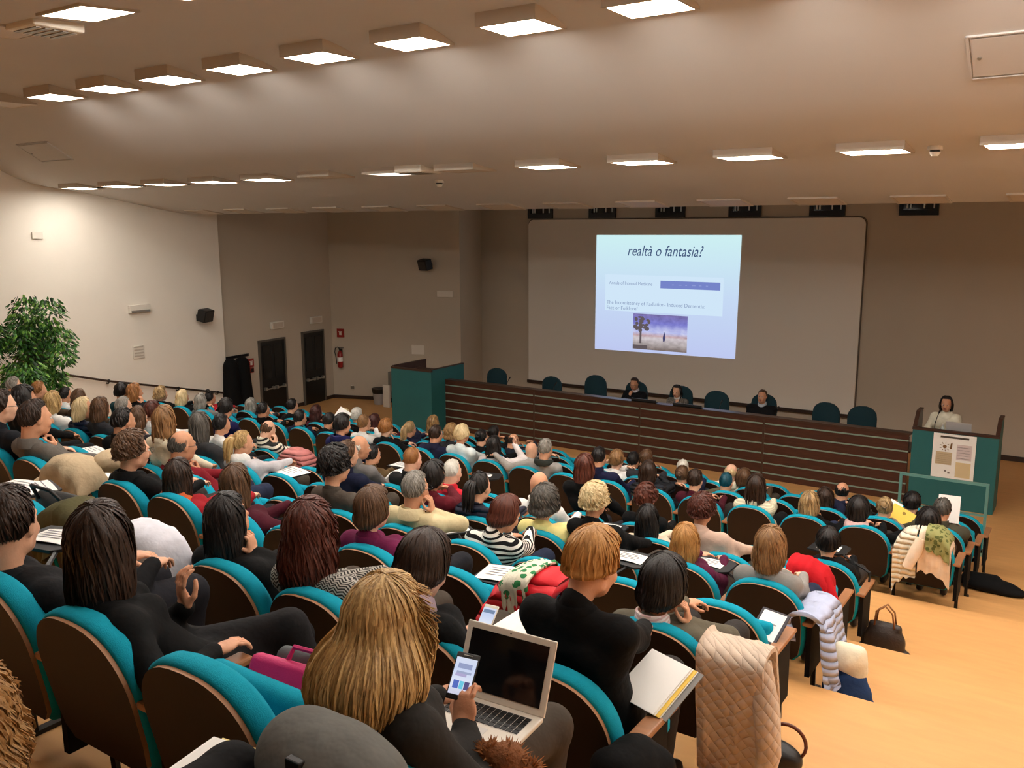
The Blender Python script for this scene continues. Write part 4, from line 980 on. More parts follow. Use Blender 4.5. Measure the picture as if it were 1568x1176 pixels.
# seated audience: label, row, seat, head centre from the seat's foot, hair, hair colour, top, extras
AUDIENCE = [
('dark-haired man in a black jacket at the far left foreground', 0, 3, (-0.104, 0.200, 0.978), 'short', 'dkbrown', ((20, 20, 23), 'plain'), dict(sex='m', yaw=0.55, hs=1.12, collar='jacket', fat=1.15, near=True, skin=0)),
('long dark-haired woman in black raising one hand, legs crossed', 0, 2, (-0.092, 0.200, 1.022), 'long', 'dkbrown', (11, 11, 12), dict(yaw=0.55, hs=1.08, near=True, skin=1)),  # P2
('frizzy blonde person at the bottom left edge in a dark coat', -1, 0, (-0.084, 0.200, 0.964), 'tousled', 'dblond', (52, 46, 48), dict(yaw=1.2, hands=(((-0.22, 0.3, 0.5), (-0.6, -0.6, -0.2), (0, 0.5, -1), (-1, 0, 0), 'rest'), ((0.22, 0.3, 0.5), (0.6, -0.6, -0.2), (0, 0.5, -1), (1, 0, 0), 'rest')), collar='scarf', near=True, skin=2)),
('woman with long blonde hair holding a phone over her laptop', 0, 0, (0.003, 0.200, 1.060), 'loose', 'blond', (44, 42, 40), dict(yaw=-0.05, pitch=0.35, near=True, skin=3)),  # P4
('copper-haired woman in a black sweater with papers on her lap', 1, 0, (0.048, 0.300, 1.157), 'shortbob', 'copper', (11, 11, 12), dict(yaw=-0.25, pitch=0.35, hands=('lap', 'write'), fat=1.02, near=True, skin=0)),
('woman with a black bob in a grey vest over pink stripes', 2, 0, (-0.015, 0.200, 0.976), 'bob', 'black', ((98, 92, 78), 'plain'), dict(yaw=-0.2, pitch=0.3, hands=('lap', 'cheek'), hs=1.1, collar='shirt', collar_col=((226, 190, 190), 'finestripe', (240, 228, 226)), near=True, skin=1)),
('dark-haired woman in black looking down at her white phone', 1, 1, (-0.082, 0.200, 1.027), 'bob', 'dkbrown', (11, 11, 12), dict(yaw=0.0, pitch=0.5, hs=1.08, collar='scarf', collar_col=(168, 148, 160), near=True, skin=2)),  # P7
('auburn-bobbed woman leaning forward in a black and white striped top', 3, 3, (0.140, 0.320, 0.994), 'bob', 'auburn', ((236, 230, 220), 'stripe', (20, 19, 20)), dict(yaw=-0.35, pitch=0.45, hands=('lap', 'write'), near=True, skin=3)),
('woman with long reddish-brown hair in a grey herringbone jacket', 1, 2, (-0.144, 0.200, 1.052), 'longwavy', 'redbr', ((44, 42, 42), 'herring', (170, 166, 158)), dict(yaw=0.3, hs=1.08, near=True, skin=0)),
('woman with long black hair in black, one hand at her cheek', 1, 3, (-0.113, 0.200, 0.993), 'long', 'black', (11, 11, 12), dict(yaw=0.05, hands=('lap', 'cheek'), near=True, skin=1)),
('woman with a sleek brown bob in a plum purple sweater', 2, 3, (-0.062, 0.200, 1.020), 'bob', 'brown', (104, 26, 66), dict(yaw=0.0, near=True, skin=2)),
('grey-haired man in a beige jacket with his hand on his cheek', 3, 4, (0.035, 0.200, 1.089), 'short', 'grey', (206, 190, 150), dict(sex='m', yaw=0.0, hands=('lap', 'cheek'), collar='jacket', glasses=1, near=True, skin=3)),
('woman with thick dark curls in a brownish grey top', 3, 5, (-0.160, 0.200, 1.144), 'curly', 'black', (82, 74, 66), dict(yaw=0.1, hs=1.12, near=True, skin=0)),
('woman with long highlighted brown hair in a wine red top', 2, 5, (-0.085, 0.200, 0.974), 'long', 'brown', (70, 18, 32), dict(yaw=0.25, near=True, skin=1)),
('long-haired brunette in red with an orange patterned scarf', 2, 6, (-0.094, 0.200, 0.924), 'long', 'dkbrown', (150, 28, 36), dict(yaw=0.2, collar='scarf', collar_col=(198, 96, 54), near=True, skin=2)),
('balding grey-haired man in a red sweater, hand at his chin', 3, 8, (-0.268, 0.200, 1.041), 'balding', 'dkgrey', (122, 24, 34), dict(sex='m', yaw=-0.15, hands=('lap', 'chin'), hs=1.1, glasses=1, near=True, skin=3)),
('curly brown-haired woman with glasses in a black jacket', 2, 7, (-0.019, 0.200, 1.036), 'curly', 'brown', (11, 11, 12), dict(yaw=-0.1, hs=1.06, collar='jacket', glasses=1, near=True, skin=0)),
('bearded man in a grey jacket with his hand over his mouth', 2, 9, (-0.139, 0.200, 1.121), 'short', 'dkbrown', (104, 98, 92), dict(sex='m', yaw=-0.1, hands=('lap', 'chin'), hs=1.14, collar='jacket', near=True, skin=1)),
('man at the far left edge wearing glasses and dark grey', 2, 10, (-0.069, 0.200, 1.159), 'short', 'dkbrown', (30, 32, 38), dict(sex='m', hs=1.1, glasses=1, skin=2)),
('black-haired person behind the bearded man in grey', 3, 13, (0.071, 0.200, 1.172), 'shortbob', 'black', (11, 11, 12), dict(hs=1.12, skin=3)),
('grey-haired man in front of the large green plant', 5, 20, (0.078, 0.200, 1.114), 'short', 'grey', (48, 48, 52), dict(sex='m', skin=0)),
('light brown-haired man sitting beside the plant', 5, 19, (0.179, 0.200, 1.114), 'short', 'ginger', (78, 62, 46), dict(sex='m', skin=1)),
('woman with a straight blonde bob in a white top', 4, 15, (-0.048, 0.200, 1.080), 'mid', 'blond', (232, 230, 226), dict(yaw=0.2, skin=2)),
('black-haired man in white beside the blonde bobbed woman', 6, 20, (-0.144, 0.200, 1.028), 'short', 'black', (232, 230, 226), dict(sex='m', skin=3)),
('brown-haired woman below the left handrail', 5, 17, (0.046, 0.200, 1.099), 'mid', 'brown', (78, 62, 46), dict(yaw=0.3, skin=0)),
('blonde woman in a navy padded jacket facing right', 4, 14, (0.012, 0.200, 1.071), 'mid', 'pale', ((30, 34, 58), 'puffer'), dict(yaw=-0.35, skin=1)),
('wavy brown-haired woman beside the navy padded jacket', 4, 13, (-0.206, 0.200, 1.113), 'mid', 'brown', (48, 48, 52), dict(yaw=0.2, skin=2)),
('man with short black hair in a black sweater at the left', 3, 10, (0.047, 0.200, 1.154), 'short', 'black', (11, 11, 12), dict(sex='m', skin=3)),
('grey-headed person half hidden behind the man in black sweater', 5, 15, (-0.085, 0.200, 1.104), 'short', 'grey', (120, 116, 112), dict(sex='m', skin=0)),
('brown-haired woman in a patterned top at left', 4, 12, (-0.079, 0.200, 1.082), 'mid', 'brown', ((200, 190, 184), 'blotch', (40, 36, 40)), dict(yaw=0.2, skin=1)),
('black-haired woman against the bright left wall', 6, 18, (0.231, 0.200, 1.239), 'shortbob', 'black', (36, 70, 74), dict(yaw=0.3, skin=2)),
('auburn-haired woman by the wall raising her hand near her face', 6, 17, (-0.023, 0.200, 1.272), 'mid', 'ginger', (11, 11, 12), dict(yaw=-0.2, hands=('lap', 'cheek'), skin=3)),
('woman with highlighted brown hair in black under the handrail', 7, 20, (-0.137, 0.200, 0.971), 'tousled', 'streak', (11, 11, 12), dict(yaw=-0.1, skin=0)),
('pale blonde woman by the left wall, second from coats', 7, 19, (-0.115, 0.200, 0.976), 'mid', 'pale', (11, 11, 12), dict(skin=1)),
('grey-haired woman near the end of the left handrail', 7, 18, (-0.208, 0.200, 0.960), 'mid', 'grey', (120, 116, 112), dict(yaw=0.2, skin=2)),
('woman with a dark topknot in red near the coats', 8, 20, (0.024, 0.200, 0.925), 'topbun', 'black', (170, 30, 40), dict(skin=3)),
('woman with short reddish hair in the left rows', 5, 14, (-0.048, 0.200, 1.105), 'shortbob', 'redbr', (232, 230, 226), dict(yaw=0.3, skin=0)),
('woman with long light brown hair in cream, left rows', 3, 9, (0.081, 0.200, 1.241), 'long', 'ltbrown', (228, 216, 190), dict(yaw=0.35, skin=1)),
('woman with long ash-brown hair in charcoal', 4, 10, (-0.173, 0.200, 1.140), 'long', 'dkgrey', (56, 56, 58), dict(yaw=0.3, hs=1.05, skin=2)),
('short black-haired person in white behind ash-haired woman', 5, 12, (0.140, 0.200, 1.102), 'short', 'black', (232, 230, 226), dict(skin=3)),
('person with round black hair in a navy blue top', 6, 14, (0.276, 0.200, 1.258), 'shortbob', 'black', (30, 26, 70), dict(yaw=0.3, skin=0)),
('woman with a blonde ponytail and a pale scarf', 4, 9, (-0.090, 0.200, 1.034), 'pony', 'blond', (190, 186, 190), dict(yaw=-0.3, hands=('lap', 'write'), collar='scarf', collar_col=(232, 230, 226), near=True, skin=1)),
('woman with grey-blond hair just right of the coats', 8, 18, (-0.017, 0.200, 0.920), 'mid', 'grey', (48, 48, 52), dict(yaw=0.2, skin=2)),
('dark-haired person in black before the nearer dark door', 7, 16, (0.193, 0.200, 0.981), 'short', 'black', (11, 11, 12), dict(sex='m', skin=3)),
('dark-haired person in profile between the two dark doors', 8, 16, (-0.131, 0.200, 1.021), 'short', 'black', (11, 11, 12), dict(skin=0)),
('short black-haired man in navy in front of the doors', 7, 14, (-0.145, 0.200, 0.952), 'short', 'black', (24, 28, 52), dict(sex='m', skin=1)),
('balding man in a cream and black striped sweater', 6, 12, (-0.083, 0.200, 1.064), 'balding', 'brown', ((238, 232, 212), 'widestripe', (44, 44, 42)), dict(sex='m', pitch=0.4, hands=('lap', 'cheek'), skin=2)),
('short-haired person reading a white sheet beyond the pink jacket', 7, 13, (-0.096, 0.200, 0.977), 'short', 'black', (11, 11, 12), dict(pitch=0.3, skin=3)),
('person with dark reddish hair before the far door', 8, 15, (-0.139, 0.200, 0.974), 'mid', 'maroon', (70, 18, 32), dict(skin=0)),
('black-haired person in a bright navy hooded jacket', 6, 10, (0.090, 0.200, 1.299), 'shortbob', 'black', (34, 36, 84), dict(collar='hood', skin=1)),
('small blond head beyond the navy hooded jacket', 8, 14, (-0.094, 0.200, 0.981), 'shortbob', 'pale', (11, 11, 12), dict(skin=2)),
('white-haired person left of the teal left lectern', 9, 15, (-0.088, 0.200, 0.952), 'shortbob', 'white', (120, 116, 112), dict(yaw=0.2, skin=3)),
('brown-haired person in a bright white shirt', 7, 12, (0.027, 0.200, 1.033), 'short', 'ltbrown', (232, 230, 226), dict(skin=0)),
('dark reddish-haired person before the left lectern', 8, 13, (-0.009, 0.200, 0.976), 'mid', 'maroon', (70, 18, 32), dict(skin=1)),
('short ginger-blonde woman before the teal left lectern', 7, 11, (-0.128, 0.200, 1.019), 'shortbob', 'ginger', (11, 11, 12), dict(skin=2)),
('elderly white-haired man in a grey suit facing right', 5, 8, (0.035, 0.200, 1.130), 'balding', 'white', (118, 114, 112), dict(sex='m', yaw=-0.5, hs=1.05, skin=3)),
('brown-haired man in a dark navy jacket behind the curls', 4, 7, (0.191, 0.200, 1.127), 'short', 'brown', (24, 28, 52), dict(sex='m', skin=0)),
('short black-haired man in a brown jacket', 6, 9, (-0.021, 0.200, 0.993), 'short', 'black', (92, 72, 46), dict(sex='m', skin=1)),
('ginger crop-haired man in a dark top', 5, 7, (0.175, 0.200, 1.108), 'crop', 'ginger', (34, 34, 34), dict(sex='m', skin=2)),
('woman with streaked blonde ponytail below the left lectern', 8, 12, (0.134, 0.200, 0.951), 'pony', 'streak', (24, 28, 52), dict(skin=3)),
('blonde woman right at the corner of the left lectern', 9, 12, (-0.131, 0.200, 1.021), 'mid', 'dblond', (120, 116, 112), dict(skin=0)),
('dark-haired man in a navy jacket seen from behind, centre left', 7, 10, (0.196, 0.200, 1.041), 'short', 'dkbrown', (34, 36, 62), dict(sex='m', skin=1)),
('tousled dark blonde woman beside the blonde bob', 8, 10, (-0.222, 0.200, 1.003), 'tousled', 'dblond', (48, 48, 52), dict(skin=2)),
('woman with pale blonde short hair in white', 7, 9, (0.062, 0.200, 1.099), 'shortbob', 'pale', (222, 232, 232), dict(skin=3)),
('woman with dark hair pinned up, bare neck, black top', 8, 9, (-0.256, 0.200, 0.996), 'updo', 'black', (11, 11, 12), dict(skin=0)),
('small black-haired head below the first desk bay', 9, 10, (-0.083, 0.200, 1.002), 'short', 'black', (11, 11, 12), dict(skin=1)),
('black-haired woman in white holding a phone up', 7, 8, (0.002, 0.200, 1.017), 'mid', 'black', (224, 214, 212), dict(hands=('lap', 'hair'), skin=2)),
('flushed balding man in a dark suit near the desk', 9, 9, (-0.311, 0.200, 0.924), 'balding', 'dkbrown', (40, 42, 52), dict(sex='m', pitch=0.35, skin=3)),
('bald pink-headed man left of the grey hoodie man', 8, 8, (0.017, 0.200, 0.921), 'bald', 'grey', (120, 116, 112), dict(sex='m', skin=0)),
('grey-haired man in a grey hoodie stretching his arm along seats', 7, 7, (0.215, 0.200, 1.084), 'short', 'grey', (158, 152, 146), dict(sex='m', collar='hood', collar_col=(52, 56, 52), skin=1)),  # P71
('white-haired man in a bright red sweater', 5, 6, (0.096, 0.200, 1.057), 'crop', 'white', (204, 42, 56), dict(sex='m', skin=2)),
('black-haired woman in dark red beside the white-haired man', 4, 5, (0.025, 0.200, 1.081), 'bob', 'black', (96, 22, 34), dict(skin=3)),
('woman with a long black ponytail in a dark padded jacket', 4, 4, (-0.081, 0.200, 1.062), 'pony', 'black', ((40, 42, 58), 'puffer'), dict(skin=0)),
('bald man in a white shirt seen from behind', 5, 4, (-0.070, 0.200, 1.088), 'bald', 'grey', (232, 230, 226), dict(sex='m', skin=1)),
('woman with tousled ash-brown hair in a pale yellow top', 4, 3, (-0.030, 0.200, 1.045), 'tousled', 'dkgrey', (240, 226, 150), dict(hs=1.06, near=True, skin=2)),
('woman with short curly golden blonde hair in black', 4, 2, (-0.177, 0.200, 1.132), 'curly', 'pale', (11, 11, 12), dict(near=True, skin=3)),
('brown-haired woman in black left of the navy suit', 6, 4, (-0.076, 0.200, 1.282), 'mid', 'auburn', (11, 11, 12), dict(skin=0)),
('short black-haired man in a navy suit', 7, 5, (-0.188, 0.200, 1.084), 'short', 'black', (26, 28, 56), dict(sex='m', skin=1)),
('small light brown-haired person in white at the front', 8, 6, (0.188, 0.200, 0.985), 'shortbob', 'ltbrown', (232, 230, 226), dict(skin=2)),
('black-haired man in a black jacket, front centre', 9, 6, (-0.012, 0.200, 0.920), 'short', 'black', (11, 11, 12), dict(sex='m', skin=3)),
('brown-haired person right of the black-jacketed man', 8, 5, (0.026, 0.200, 1.056), 'short', 'brown', (48, 48, 52), dict(sex='m', skin=0)),
('dark brown-haired woman in a black padded jacket', 7, 4, (-0.118, 0.200, 1.004), 'mid', 'dkbrown', ((26, 26, 30), 'puffer'), dict(skin=1)),
('white-haired man at the front centre below the desk', 9, 5, (0.155, 0.200, 0.923), 'crop', 'white', (48, 48, 52), dict(sex='m', skin=2)),
('woman with a small brown bun in navy', 8, 4, (-0.056, 0.200, 0.920), 'bun', 'brown', (24, 28, 52), dict(skin=3)),
('dark-haired person in burgundy with an open white sheet', 7, 3, (-0.115, 0.200, 0.995), 'short', 'dkbrown', (70, 18, 32), dict(skin=0)),
('woman with auburn curls, back of head, centre', 6, 3, (0.017, 0.200, 1.073), 'curly', 'auburn', (11, 11, 12), dict(skin=1)),
('woman with long straight black hair in a cream top', 5, 2, (-0.150, 0.200, 0.961), 'long', 'black', (222, 204, 180), dict(near=True, skin=2)),
('woman with short copper curls in a beige pink top', 5, 1, (-0.249, 0.200, 1.135), 'curly', 'redbr', (212, 182, 164), dict(near=True, skin=3)),
('woman with a straight golden bob in a burgundy top', 4, 1, (-0.032, 0.200, 0.959), 'mid', 'copper', (84, 24, 52), dict(near=True, skin=0)),
('person wearing a dark teal knit hat and olive jacket', 8, 3, (-0.067, 0.200, 0.920), 'hat', 'teal', (92, 86, 66), dict(skin=1)),
('balding man with a cream scarf beyond the teal hat', 9, 4, (0.256, 0.200, 0.965), 'balding', 'pale', (228, 216, 190), dict(sex='m', collar='scarf', skin=2)),
('brown-haired person between teal hat and cream cardigan', 9, 3, (-0.154, 0.200, 0.920), 'bob', 'brown', (78, 62, 46), dict(skin=3)),
('dark long-haired woman in a cream textured cardigan', 7, 2, (0.005, 0.200, 1.041), 'long', 'dkbrown', ((232, 224, 196), 'finestripe', (206, 196, 166)), dict(hs=1.05, skin=0)),
('streaked blonde woman wearing a black hooded coat', 7, 1, (0.005, 0.200, 0.949), 'mid', 'streak', (11, 11, 12), dict(collar='hood', skin=1)),
('dark brown-haired person right of the streaked blonde', 8, 1, (-0.053, 0.200, 0.920), 'mid', 'dkbrown', (24, 28, 52), dict(skin=2)),
('balding dark-haired man in black near the desk end', 9, 1, (-0.071, 0.200, 0.943), 'balding', 'black', (11, 11, 12), dict(sex='m', skin=3)),
('black-bobbed woman in black with a pale pink scarf', 7, 0, (-0.082, 0.200, 0.967), 'bob', 'black', (11, 11, 12), dict(hs=1.08, collar='scarf', collar_col=(214, 176, 172), skin=0)),
('woman with streaked pinned-up hair in grey with yellow sheet', 8, 0, (0.014, 0.200, 0.920), 'updo', 'streak', (136, 130, 126), dict(skin=1)),
('black-haired person left of the railing post', 9, 0, (0.150, 0.200, 0.941), 'shortbob', 'black', (11, 11, 12), dict(skin=2)),
('short-haired man in an olive jacket holding a white sheet', 8, -1, (0.007, 0.200, 1.007), 'short', 'dkgrey', (72, 68, 54), dict(sex='m', fat=1.1, skin=3)),
('person with thick black hair behind the coat-covered seat', 7, -1, (-0.003, 0.200, 0.965), 'bob', 'black', (11, 11, 12), dict(hs=1.08, skin=0)),
('black-haired woman in black, seated near the right aisle', 6, 0, (-0.026, 0.200, 0.970), 'shortbob', 'black', (11, 11, 12), dict(yaw=0.2, near=True, skin=1)),
('woman with shoulder-length light brown hair in a grey top', 4, 0, (-0.012, 0.200, 1.049), 'mid', 'ltbrown', (146, 142, 138), dict(hs=1.06, near=True, skin=2)),
]
#AUDIENCE_BUILD#
SPECIAL = {
 'frizzy blonde person at the bottom left edge in a dark coat': dict(q=4.5),
 'long dark-haired woman in black raising one hand, legs crossed': dict(hands=(((.05, .40, .75), (-.7, .1, -.9), (-.05, -.1, 1), (-.2, -.9, .1), 'rest'), ((.27, .34, .665), (.7, -.6, -.4), (.1, 1, .1), (0, 0, 1), 'rest')), pose=dict(twist=-.25), hp=(.06, .36), knees=[(.26, .68, .62), (.20, .76, .535)], legs='cross', bottom=(26, 25, 27)),
 'woman with long blonde hair holding a phone over her laptop': dict(hands=(((-.08, .50, .69), (-.8, -.3, -.5), (.3, .9, 0), (0, 0, 1), 'rest'), ((.10, .40, .70), (.8, -.4, -.5), (-.22, .30, .93), (.1, -.85, .35), 'grip')), hp=(.02, .33), q=3.0, pose=dict(twist=-.12)),
 'dark-haired woman in black looking down at her white phone': dict(hands=(((-.03, .36, .67), (-.5, -.4, -.6), (.35, .85, .35), (-.3, -.4, .9), 'grip'), ((.15, .38, .67), (.8, -.3, -.5), (-.35, .85, .35), (.3, -.4, .9), 'grip')), hp=(.02, .33), pose=dict(twist=-.15)),
 'grey-haired man in a grey hoodie stretching his arm along seats': dict(hands=(((-.50, .10, .93), (0, -.3, -1), (-1, 0, -.2), (0, 0, 1), 'rest'), 'lap'), hp=(.04, .35)),
 'black-haired woman in white holding a phone up': dict(hands=('lap', ((.20, .38, 1.02), (.8, 0, -.8), (-.1, .2, 1), (.2, .9, .1), 'grip'))),
}
for (lb, r, j, hd, hair, hc, top, kw) in AUDIENCE:
    kw = dict(kw); kw.update(SPECIAL.get(lb, {}))
    if 'near' not in kw and 'hands' not in kw: kw['hands'] = [('lap', 'lap'), ('lap', 'write'), ('arm', 'lap'), ('cross', 'cross'), ('lap', 'arm')][len(lb) % 5]
    if 'bottom' not in kw: kw['bottom'] = [(30, 30, 36), (38, 44, 66), (52, 48, 46), (24, 24, 26), (70, 62, 54)][(len(lb)+r) % 5]
    if kw.get('near'): kw['near'] = 2 if r <= 1 else 1
    hp = kw.pop('hp', None)
    make_person(lb, (seat_x(r, j), row_y(r), row_z(r)), hd, hair, hc, top, hp=hp, **kw)
# the people on the stage face the audience
def stage_person(label, x, y, hx, hz, hair, hc, top, **kw):
    return make_person(label, (x, y, 0), (hx, kw.pop('hy', .22), hz), hair, hc, top, rotz=math.pi, group='people on the stage', **kw)
stage_person('man in a dark suit at the desk with hand at his chin', -8.05, 16.72, 0, 1.14, 'short', 'dkbrown', (20, 20, 24), sex='m', hands=('lap', 'chin'), glasses=True, collar='shirt', collar_col=(210, 206, 214), pitch=.2, skin=3)
stage_person('dark-haired woman in a grey patterned jacket at the desk', -7.05, 16.72, .05, 1.08, 'mid', 'black', ((96, 88, 80), 'herring', (140, 132, 122)), hands=('chin', 'lap'), collar='shirt', collar_col=(224, 220, 214), pitch=.25)
stage_person('brown-haired man in a black jacket with a white name badge', -5.36, 16.75, 0, 1.15, 'short', 'brown', (20, 20, 22), sex='m', collar='shirt', collar_col=(196, 204, 214), pitch=-.05, fat=1.12, skin=1)
sp_ = stage_person('woman in a white coat speaking behind the right lectern', -2.07, 15.85, 0, 1.49, 'mid', 'black', (228, 222, 200), stand=True, hands=(((-.14, .34, 1.05), (-.6, -.3, -.6), (.3, .9, 0), (0, 0, 1), 'rest'), ((.14, .34, 1.05), (.6, -.3, -.6), (-.3, .9, 0), (0, 0, 1), 'rest')), hy=.05, collar='jacket', skin=3)
# loose sheets: label, row, position, width, depth, turn
SHEETS = [
('white sheet on a black folder right of the bearded man', 3, (-8.397, 4.844, 2.176), 0.34, 0.24, -0.20),
('white sheet at the far left edge before glasses man', 2, (-7.880, 3.779, 2.490), 0.30, 0.21, 0.10),
('white open sheets at the left edge under a writing hand', 1, (-5.786, 2.831, 2.736), 0.34, 0.24, 0.20),
('white sheet lying beside the black bag at left', 1, (-5.671, 2.872, 2.736), 0.30, 0.22, -0.30),
('white sheet with a pen before the curly brown-haired woman', 2, (-6.353, 3.861, 2.490), 0.30, 0.21, -0.50),
('white sheet between the curly woman and the balding man', 4, (-9.096, 6.091, 1.927), 0.30, 0.21, 0.40),
('small white leaflet left of the blonde ponytail', 5, (-9.172, 7.082, 1.670), 0.18, 0.10, 0.70),
('broad white sheet on a folder beside the striped sweater', 4, (-6.791, 6.024, 1.927), 0.36, 0.25, -0.20),
('white sheet left of the grey-haired man in beige', 6, (-7.101, 8.110, 1.470), 0.28, 0.20, 0.00),
('narrow white sheet beyond the plum sweater', 4, (-5.734, 6.004, 1.927), 0.22, 0.16, 0.30),
('white sheet under the beige jacket elbow', 3, (-3.956, 5.039, 2.176), 0.30, 0.21, -0.60),
('white sheet beside the striped top elbow', 2, (-2.638, 3.851, 2.490), 0.30, 0.21, 0.20),
('white sheet before the curly golden blonde woman', 5, (-3.631, 6.947, 1.670), 0.22, 0.16, 0.10),
('white sheet beside the brown-haired woman in black', 7, (-5.093, 9.515, 1.228), 0.26, 0.18, -0.20),
('open white sheet before the burgundy top', 8, (-4.213, 10.419, 1.060), 0.24, 0.17, 0.00),
('open white book right of the streaked blonde', 9, (-2.547, 11.401, 0.880), 0.26, 0.18, 0.20),
('white sheet between the two seats right of black bob', 7, (-1.734, 9.440, 1.128), 0.26, 0.18, -0.90),
('white sheet on the lap beside the grey top', 4, (-1.517, 5.820, 1.873), 0.32, 0.22, 0.10),
('white paper edge before the black-haired woman near aisle', 6, (-1.937, 8.110, 1.460), 0.20, 0.14, 0.00),
('small white paper before the golden bobbed woman', 3, (-2.536, 5.192, 2.176), 0.22, 0.15, 0.00),
('small white sheet right of the burgundy top', 4, (-2.276, 6.006, 1.927), 0.20, 0.14, 0.00),
('small white paper right of the dark-haired man at left', 0, (-3.801, 1.997, 3.040), 0.22, 0.15, 0.30),
('small white paper held by the black ponytailed woman', 6, (-5.824, 8.110, 1.536), 0.12, 0.09, 0.30),
('white sheet right of the ash-haired woman', 6, (-10.338, 8.110, 1.490), 0.30, 0.20, -0.20),
]
# ================================================================ things people brought
M_SHEET = mat('sheet_white', (246, 244, 240), .6, .01, 5)
M_FOLDER = mat('folder_black', (20, 20, 22), .5); M_YEL = mat('sheet_yellow', (244, 206, 84), .6); M_PINKBAG = mat('case_pink', (206, 30, 106), .55, .05, 20, .15, 200); M_TAN = mat('leather_tan', (150, 98, 56), .5); M_INKG = mat('print_grey', (150, 150, 156), .7)
def local(r, x, y, z, j=0): return (seat_x(r, j)+x, row_y(r)+y, row_z(r)+z)
def bent_sheet(w, d, sag=.012, th=.0025, n=6):
    v, f = [], []
    for k in (0, 1):
        for i in range(n+1):
            for s in (0, 1):
                t = i/n-.5; v.append((t*w, (s-.5)*d, sag*(1-4*t*t)*.6-k*th))
    m = (n+1)*2
    for i in range(n): a = i*2; f += [(a, a+2, a+3, a+1), (m+a, m+a+1, m+a+3, m+a+2)]
    rim = [i*2 for i in range(n+1)]+[i*2+1 for i in range(n, -1, -1)]
    for q in range(len(rim)): a, b = rim[q], rim[(q+1) % len(rim)]; f.append((a, b, m+b, m+a))
    return MB().add(v, f)
TAB = MB().prism([(-.17, -.12), (.10, -.14), (.17, -.08), (.17, .10), (.12, .14), (-.15, .13)], -.018, -.004, 'z').mesh('writing_tablet', M_FOLDER)
for (lb, r, p, w, d, rz) in SHEETS:
    t = thing('paper_sheet', lb, 'paper', p, rz, 'loose papers in the audience')
    bent_sheet(w, d).build('sheet', M_SHEET, t)
    for k in range(4): MB().box(-w*.36, w*(.3-.05*(k % 2)), d*(.28-.16*k)-.003, d*(.28-.16*k)+.003, .008, .0095).build('printed_line', M_INKG, t)
    j = round((ROWS[r+1][2]-p[0])/SEAT_P)
    s = SEATS.get((r, j))
    if s:
        b = link('writing_tablet', TAB, parent=s); b.location = (p[0]-s.location.x, p[1]-s.location.y, p[2]-s.location.z); b.rotation_euler = (0, 0, rz)
        hx = SEAT_P/2; q = (p[0]-s.location.x, p[1]-s.location.y, p[2]-s.location.z)
        MB().tube([(hx, .36, .58), (hx, .40, q[2]-.03), (q[0]+.05*(1 if hx > q[0] else -1), q[1], q[2]-.012)], .011, 6).build('tablet_arm', M_STEEL, s)

def drape(name, r, j, x0, x1, back, front, m, label, cat='coat', th=.03, wr=.012, puff=None, seed=1, taper=0.0, extra=None, off=.0, group=None, top=.875, lean=.20, rot=0, at=None, sag=1.0):
    """garment hung over the top of a seat back: goes down behind (towards the camera) and in front"""
    rnd = random.Random(seed); path = []
    zt = top+off; rec = lambda z: (top-.025-z)*lean
    for k in range(9): z = zt-front+(front)*k/8; path.append((rec(z)+.14+off, z))
    for k in range(1, 6):
        a = k/6*math.pi; path.append((.065+(.075+off)*math.cos(a), zt+.028*math.sin(a)))
    for k in range(13): z = zt-back*k/12; path.append((rec(z)-.022-off*.6-.012*(k/12), z))
    U = 22; V = len(path); P_ = [[None]*V for _ in range(U+1)]; N_ = [[None]*V for _ in range(U+1)]
    ph = [rnd.uniform(0, 6.28) for _ in range(6)]
    hem = [.012*math.sin(i*.9+ph[3]) for i in range(U+1)]
    for i in range(U+1):
        u = i/U
        for k in range(V):
            y, z = path[k]; a = path[min(k+1, V-1)]; b = path[max(k-1, 0)]; ny, nz = (a[1]-b[1]), -(a[0]-b[0]); L = math.hypot(ny, nz) or 1; ny, nz = -ny/L, -nz/L
            # outward: away from the seat back
            if (y-.065)*ny+(z-.6)*nz < 0: ny, nz = -ny, -nz
            t = k/(V-1); edge = min(k, V-1-k)/(V-1)
            w = wr*(math.sin(u*13+ph[0]+2*t)+.6*math.sin(u*29+ph[1]-3*t)+.5*math.sin(t*17+ph[2]+u*4))*(.35+1.2*abs(t-.42))
            if puff: w += puff*abs(math.sin(z*math.pi/.065))**.6
            xx = (x0+(x1-x0)*u); xx = xx+(xx-(x0+x1)/2)*taper*max(t-.45, 0)
            c_ = min((abs(xx)/.268)**1.25, .985); zz = z+(hem[i] if k in (0, V-1) else 0)-sag*(.25-.25*(1-c_*c_)**.46)
            P_[i][k] = (xx, y+ny*(abs(w)+.004), zz+nz*(abs(w)+.004)); N_[i][k] = (0, ny, nz)
    v = [P_[i][k] for i in range(U+1) for k in range(V)]+[tuple(P_[i][k][q]+N_[i][k][q]*th for q in range(3)) for i in range(U+1) for k in range(V)]
    S = (U+1)*V; f = []
    for i in range(U):
        for k in range(V-1): a = i*V+k; f += [(a, a+1, a+V+1, a+V), (S+a, S+a+V, S+a+V+1, S+a+1)]
    rim = [i*V for i in range(U+1)]+[U*V+k for k in range(1, V)]+[i*V+V-1 for i in range(U-1, -1, -1)]+[k for k in range(V-2, 0, -1)]
    for q in range(len(rim)): a, b = rim[q], rim[(q+1) % len(rim)]; f.append((a, b, S+b, S+a))
    t = thing(name, label, cat, at or local(r, 0, 0, 0, j), rot, group)
    MB().add(v, f).build('cloth_body', m, t, smooth=70)
    if extra: extra(t)
    return t
def sleeve(pts, rad, m):
    def fn(t): MB().tube(pts, rad, 10).build('sleeve', m, t, smooth=60)
    return fn
